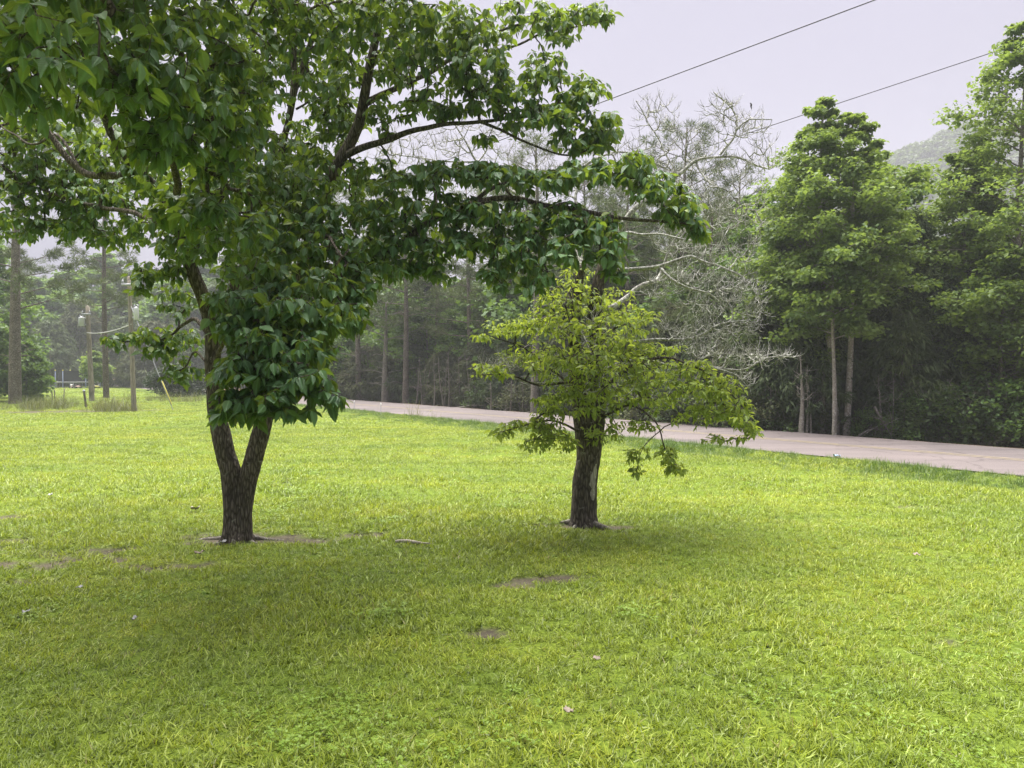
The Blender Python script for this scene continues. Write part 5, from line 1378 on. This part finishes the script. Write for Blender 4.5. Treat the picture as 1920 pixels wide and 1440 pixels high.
def utility_pole(px, py, top, lean, r0, label, tank_side, tank_py, ins_py):
    q = base(px, py); d = q[1]
    root = empty('utility_pole', tuple(q), label, 'utility pole')
    H = hgt(top, d) - q[2]
    dx = lean * H
    mb = MB(); zs = np.linspace(-.4, H, 10)
    mb.tube(np.column_stack([q[0] + dx * zs / H, np.full(10, q[1]), q[2] + zs]), np.linspace(r0, r0 * .72, 10), 12)
    mb.build('pole', M['pole'], root)
    zt = hgt(tank_py, d)
    xt = q[0] + dx * (zt - q[2]) / H
    tk = MB()
    r_t = .165 if tank_side < 0 else .10
    c = np.array([xt + tank_side * (r0 + r_t + .05), q[1] - .02, 0])
    tk.tube([c + [0, 0, zt - .26], c + [0, 0, zt - .24], c + [0, 0, zt + .20], c + [0, 0, zt + .24], c + [0, 0, zt + .26]], [r_t * .9, r_t, r_t, r_t * .95, r_t * .5], 18)
    t_ob = tk.build('transformer', M['tank'], root)
    bu = MB()
    for s in (-.1, .1):
        bu.tube([c + [s * .7, 0, zt + .22], c + [s * .7, 0, zt + .30], c + [s * .7, 0, zt + .36]], [.03, .04, .022], 8)
    bo = bu.build('bushing', M['metal_grey'], None, off=np.array(root.location)); bo.parent = t_ob
    br = MB()
    for z in (zt - .18, zt + .18):
        br.box([(c[0] + xt) / 2, q[1], z], [abs(c[0] - xt), .06, .08])
    br.build('bracket', M['metal_grey'], root)
    cr = MB(); zi = hgt(ins_py, d); xi = q[0] + dx * (zi - q[2]) / H
    cr.box([xi, q[1] - r0 - .04, zi], [.5, .08, .1])
    for s in (-.2, .2): cr.tube([[xi + s, q[1] - r0 - .04, zi + .05], [xi + s, q[1] - r0 - .04, zi + .12], [xi + s, q[1] - r0 - .04, zi + .2]], [.03, .05, .025], 8)
    cr.build('insulator_bracket', M['metal_grey'], root)
    return root, np.array([xi, q[1] - r0 - .04, zi + .2])

pole1, top1 = utility_pole(172, 752, 575, -.038, .15, 'bare wooden pole with a grey transformer drum on its left side', -1, 603, 590)
pole2, top2 = utility_pole(251, 772, 520, -.030, .105, 'pale utility pole rising into the dogwood leaves with tall weeds at its foot', 1, 588, 535)

def wire(name, a, b_, sag, rad, mat, label, cat='power line', n=40):
    t_ = np.linspace(0, 1, n)[:, None]
    p = np.asarray(a) + (np.asarray(b_) - np.asarray(a)) * t_
    p[:, 2] -= sag * 4 * (t_ * (1 - t_))[:, 0]
    o = MB().tube(p, rad, 6).build(name, mat)
    return tag(o, label, cat)

def through(a, px1, py1, px2, py2, d2):
    """far end of a straight cable from a that crosses two photo points"""
    return P(px1, py1, d2)
A = P(1170, 199, 13.0); Bq = P(1640, 0, 9.3)
dirv = (Bq - top2); 
wire('power_line', top2, top2 + dirv * 1.9, 0.0, .0075, M['wire'], 'upper black overhead cable slanting from the dogwood up to the top right')
B2 = P(1880, 92, 24.5)
e2 = P(1444, 236, 29.5)
wire('power_line', B2 + (B2 - e2) * 3.0, e2 + (e2 - B2) * 3.2, 0.0, .015, M['wire'], 'lower black overhead cable passing behind the tall poplars')
q1 = P(163, 624, top1[1]); q2 = P(246, 608, top2[1])
wire('service_cable', q1 + [.0, 0, 0], q2, .15, .022, M['pale_wire'], 'pale slack service cable strung between the two utility poles', 'cable')

# guy wire with its yellow guard
gb = base(326, 771); gt = P(246, 575, top2[1] - .02)
gy = empty('guy_wire', tuple(gb), 'slanting guy cable with a yellow plastic guard anchored in the lawn', 'guy wire')
MB().tube([gb - [0, 0, .1], gt], .016, 6).build('cable', M['metal_grey'], gy)
k0, k1 = gb + (gt - gb) * .06, gb + (gt - gb) * .285
MB().tube([k0, k1], .027, 8).build('guard', M['yellow'], gy)

# trampoline with net
tq = base(146, d=79.0)
tq[2] = float(gz(tq[0], tq[1]))
tp = empty('trampoline', tuple(tq), 'round trampoline with a tall black safety net and upright blue posts', 'trampoline')
R_, hz_ = 2.0, .58
ang = np.linspace(0, 2 * math.pi, 41)
ring = np.column_stack([tq[0] + R_ * np.cos(ang), tq[1] + R_ * np.sin(ang), np.full(41, tq[2] + hz_)])
MB().tube(ring, .05, 6, cap=False).build('frame', M['metal_grey'], tp)
mb = MB()
c0 = np.array([tq[0], tq[1], tq[2] + hz_ + .02])
V = [c0] + [c0 + [(R_ - .25) * math.cos(a), (R_ - .25) * math.sin(a), 0] for a in ang[:-1]]
mb.add(V, np.array([[0, 1 + i, 1 + (i + 1) % 40] for i in range(40)])); mb.build('mat', M['net'], tp)
mb = MB()
V = []
for a in ang[:-1]:
    V += [c0 + [(R_ - .28) * math.cos(a), (R_ - .28) * math.sin(a), .05], c0 + [(R_ + .10) * math.cos(a), (R_ + .10) * math.sin(a), .04]]
mb.add(V, np.array([[2 * i, 2 * i + 1, (2 * i + 3) % 80, (2 * i + 2) % 80] for i in range(40)])); mb.build('edge_pad', M['white'], tp)
t = NT('mesh_net')
wv = t.noise(t.pos(obj=True), 3, 2)
tr_ = t.n('ShaderNodeBsdfTransparent'); mx = t.n('ShaderNodeMixShader'); mx.inputs[0].default_value = .86
t.l(tr_.outputs[0], mx.inputs[1]); t.l(t.bsdf((.022, .024, .027), .8, .1), mx.inputs[2])
M['mesh_net'] = t.done(mx.outputs[0])
mb = MB(); V = []
for a in ang[:-1]:
    for z in (.05, 1.2): V.append(c0 + [(R_ - .22) * math.cos(a), (R_ - .22) * math.sin(a), z])
mb.add(V, np.array([[2 * i, (2 * i + 2) % 80, (2 * i + 3) % 80, 2 * i + 1] for i in range(40)])); mb.build('safety_net', M['mesh_net'], tp)
for a in np.arange(6) * math.pi / 3 + .35:
    p0 = np.array([tq[0] + (R_ + .08) * math.cos(a), tq[1] + (R_ + .08) * math.sin(a), tq[2]])
    po = MB().tube([p0 + [0, 0, .05], p0 + [0, 0, 1.80]], .045, 8).build('net_post', M['blue'], tp)
    cp = MB().tube([p0 + [0, 0, 1.78], p0 + [0, 0, 1.88]], .06, 8).build('cap', M['yellow'], None, off=np.array(tp.location)); cp.parent = po
for a in np.arange(4) * math.pi / 2 + .6:
    p0 = np.array([tq[0] + R_ * .96 * math.cos(a), tq[1] + R_ * .96 * math.sin(a), tq[2]])
    t_ = np.array([-math.sin(a), math.cos(a), 0]) * .55
    MB().tube([p0 + t_ + [0, 0, hz_], p0 + t_ + [0, 0, .03], p0 - t_ + [0, 0, .03], p0 - t_ + [0, 0, hz_]], .04, 6).build('leg', M['metal_grey'], tp)

# toys by the trampoline
def toy(px, d, rz, label, body, seat):
    q = base(px, d=d)
    root = empty('ride_on_toy', tuple(q), label, 'toy')
    ca, sa = math.cos(rz), math.sin(rz)
    w_ = lambda x, y, z: q + .7 * np.array([x * ca - y * sa, x * sa + y * ca, z])
    MB().tube([w_(-.42, 0, .18), w_(-.2, 0, .28), w_(.15, 0, .30), w_(.38, 0, .22)], [.05, .09, .08, .05], 10).build('body', body, root)
    MB().tube([w_(-.30, 0, .36), w_(-.32, 0, .55)], [.08, .07], 8).build('seat', seat, root)
    MB().tube([w_(.28, -.2, .58), w_(.26, 0, .56), w_(.28, .2, .58)], .03, 6).tube([w_(.30, 0, .25), w_(.26, 0, .56)], .03, 6).build('handlebar', seat, root)
    for x, y in ((-.32, -.2), (-.32, .2), (.34, 0)):
        MB().tube([w_(x, y - .05, .14), w_(x, y + .05, .14)], [.10, .10], 12).build('wheel', M['net'], root)
toy(181, 77, .3, 'small yellow and white ride on toy right of the trampoline', M['yellow'], M['white'])
toy(134, 76, 2.0, 'small pinkish ride on toy lying before the trampoline legs', M['pink'], M['white'])
toy(146, 75.5, .9, 'small reddish wheeled toy in front of the trampoline centre', M['pink'], M['rust'])

# old fence posts at the bed
for px, py, top, ln, lab in ((161, 764, 733, -.12, 'taller dark leaning post in the bare bed'), (98, 757, 735, -.03, 'short thin dark post left in the weeds'), (103, 756, 731, -.05, 'short dark post just right of another thin post'), (118, 757, 728, .1, 'thin pale leaning rod among the weeds')):
    q = base(px, py); H = hgt(top, q[1])
    root = empty('fence_post', tuple(q), lab, 'post')
    a = MB()
    z = np.linspace(-.3, H, 6)
    a.tube(np.column_stack([q[0] + ln * z, np.full(6, q[1]), q[2] + z]), [.05 if px == 161 else .028] * 6, 7)
    a.build('post', M['rust'] if px != 118 else M['stick'], root)
    if px == 161:
        MB().tube([q + [ln * H * .96, 0, H * .96], q + [ln * H * 1.02, 0, H * 1.02]], .06, 7).build('cap', M['metal_grey'], root)
# thin marker stakes by the road
for px, py, top, lab in ((664, 768, 752, 'left thin pale marker stake on the verge'), (714, 777, 755, 'right thin pale marker stake on the verge')):
    q = base(px, py); H = hgt(top, q[1])
    root = empty('marker_stake', tuple(q), lab, 'marker stake', 'marker stakes on the verge')
    MB().tube([q - [0, 0, .15], q + [0, 0, H]], .013, 6).build('rod', M['metal_grey'], root)
    MB().tube([q + [0, 0, H * .86], q + [0, 0, H * 1.02]], .024, 6).build('tip', M['white'], root)

# fallen boughs by the road edge
def bough(px, d, pts, r0, label, seed):
    q = base(px, d=d); r = np.random.default_rng(seed)
    mb = MB(); p = [q + np.array(x) for x in pts]
    sp = spline(p, .12); mb.tube(sp, np.linspace(r0, .008, len(sp)), 6)
    for _ in range(9):
        i = r.integers(2, len(sp) - 1); e = sp[i] + r.normal(0, .35, 3) * [1, 1, .6] + [0, 0, .15]
        mb.tube([sp[i], (sp[i] + e) / 2 + r.normal(0, .04, 3), e], [.014, .009, .004], 4)
    o = mb.build('fallen_branch', M['grey_bark'], None)
    tag(o, label, 'fallen branch')
bough(1640, 19.6, [(0, 0, .85), (.15, -.1, .5), (.35, -.2, .1)], .035, 'broken grey bough hanging down right of the pale poplar trunks', 1)
bough(1610, 19.7, [(0, 0, .02), (.4, 0, .22), (.9, -.05, .05)], .03, 'grey fallen bough at the foot of the pale poplar trunks', 2)
bough(1845, 19.0, [(-.1, 0, .05), (.5, 0, .15), (1.0, .1, .42), (1.5, .1, .3)], .04, 'long pale fallen bough in the brush near the right edge', 3)
bough(1000, 33.2, [(-.6, 0, .05), (.2, 0, .12), (1.0, 0, .1)], .04, 'fallen bough on the leaf litter behind the small dogwood', 4)
bough(895, 37.8, [(-1.2, 0, .05), (.0, 0, .2), (1.3, 0, .1)], .05, 'fallen bough on the litter bank left of the small dogwood', 5)

# stick and scraps on the lawn
def lump_h(q): return float(gz(q[0], q[1]))
a_, b_ = base(741, 1024), base(812, 1029)
n = 9
sp = spline([a_ + [0, 0, .03], a_ * .7 + b_ * .3 + [0, .012, .034], a_ * .3 + b_ * .7 + [0, -.012, .030], b_ + [0, 0, .028]], .04)
st = MB(); V, F = bark_tube(sp, np.interp(np.linspace(0, 1, len(sp)), [0, .15, .6, 1], [.014, .020, .016, .004]), 10, .003, 4); st.add(V, F)
tag(st.build('fallen_stick', M['stick']), 'pale broken stick lying in the grass between the two dogwoods', 'stick')

def scrap(px, py, size, mat, label, seed, name='paper_scrap', cat='litter', z=.035):
    """crumpled thin piece: a folded, torn sheet"""
    r = np.random.default_rng(seed)
    q = base(px, py)
    n = 7
    u, v = np.meshgrid(np.linspace(-1, 1, n), np.linspace(-1, 1, n))
    e = 1 - .35 * vnoise(u * 2 + seed, v * 2, 0, seed)
    ang_ = r.uniform(0, 3.1)
    X = u * e * size * .6; Y = v * e * size * .45
    Z = z + size * .55 * (vnoise(u * 1.6 + seed, v * 1.6, 3, seed) - .2) + size * .18 * np.abs(u)
    top = np.stack([X * math.cos(ang_) - Y * math.sin(ang_), X * math.sin(ang_) + Y * math.cos(ang_), Z], -1).reshape(-1, 3) + q
    i = (np.arange(n - 1)[:, None] * n + np.arange(n - 1)[None]).ravel()
    f = np.stack([i, i + 1, i + n + 1, i + n], 1)
    mb = MB().add(top, f).add(top - [0, 0, .0015], f[:, ::-1])
    return tag(mb.build(name, mat), label, cat)
scrap(248, 1177, 0.044, M['paper'], 'white torn scrap in the shaded grass at the lower left', 1)
scrap(145, 1108, 0.040, M['paper'], 'whitish flat scrap further left in the shaded grass', 2)
scrap(44, 1157, 0.040, M['paper'], 'grey white scrap near the left edge of the lawn', 3)
scrap(383, 1127, 0.044, M['clover'], 'pale green fallen leaf standing in the shaded grass', 4, 'fallen_leaf', 'leaf', .05)
scrap(1066, 1368, 0.048, M['dry_leaf'], 'pale brown dry leaf in the grass at the bottom centre', 5, 'fallen_leaf', 'leaf', .05)
scrap(1723, 1051, 0.060, M['dry_leaf'], 'pinkish scrap lying on the bright lawn at the right', 6)
scrap(92, 938, 0.064, M['paper'], 'bright white scrap on the lawn left of the large dogwood', 7)
scrap(416, 1021, 0.056, M['paper'], 'small white scrap beside the foot of the large dogwood', 8)
scrap(370, 1043, 0.072, M['dry_leaf'], 'pale torn scrap in the grass in front of the large dogwood', 9)
scrap(1120, 1262, 0.036, M['dry_leaf'], 'brownish curled leaf in the grass below the small bare patch', 10, 'fallen_leaf', 'leaf', .045)
scrap(365, 962, 0.096, M['stick'], 'flat pale piece of bark on the lawn left of the forked trunk', 11, 'bark_piece', 'bark', .03)
scrap(1570, 861, 0.128, M['bag'], 'crumpled light blue plastic bag at the near edge of the road', 12, 'plastic_bag', 'bag', .04)

# bird on the topmost dead twig
bp = np.zeros(3)
V, F = tube([bp + [0, 0, -.055], bp + [0, 0, -.04], bp + [.004, 0, -.01], bp + [.008, 0, .02], bp + [.004, 0, .035], bp + [-.002, 0, .055], bp + [-.012, 0, .066], bp + [-.030, 0, .064]], [.006, .010, .022, .024, .018, .016, .012, .003], 12)
mb = MB().add(V, F)
mb.tube([bp + [.006, 0, -.02], bp + [.012, 0, -.06], bp + [.014, 0, -.095]], [.012, .010, .008], 6)
bo = mb.build('bird', M['bird'])
bo.location = tuple(P(1408, 198, D1)); bo.scale = (.42, .42, .42)
tag(bo, 'tiny dark bird perched on the topmost dead twig of the small dogwood', 'bird')

# ------------------------------------------------------------------ morning haze
hb = MB(); hb.box([155, 248, 63], [644, 560, 130])
hz_ob = hb.build('haze', None, smooth=False)
t = NT('haze')
pv = t.n('ShaderNodeVolumePrincipled')
pv.inputs['Color'].default_value = (0.62, 0.63, 0.71, 1)
pv.inputs['Density'].default_value = 0.0013
pv.inputs['Anisotropy'].default_value = 0.2
t.l(pv.outputs[0], t.out.inputs['Volume'])
hz_ob.data.materials.append(t.m)
tag(hz_ob, kind='stuff')
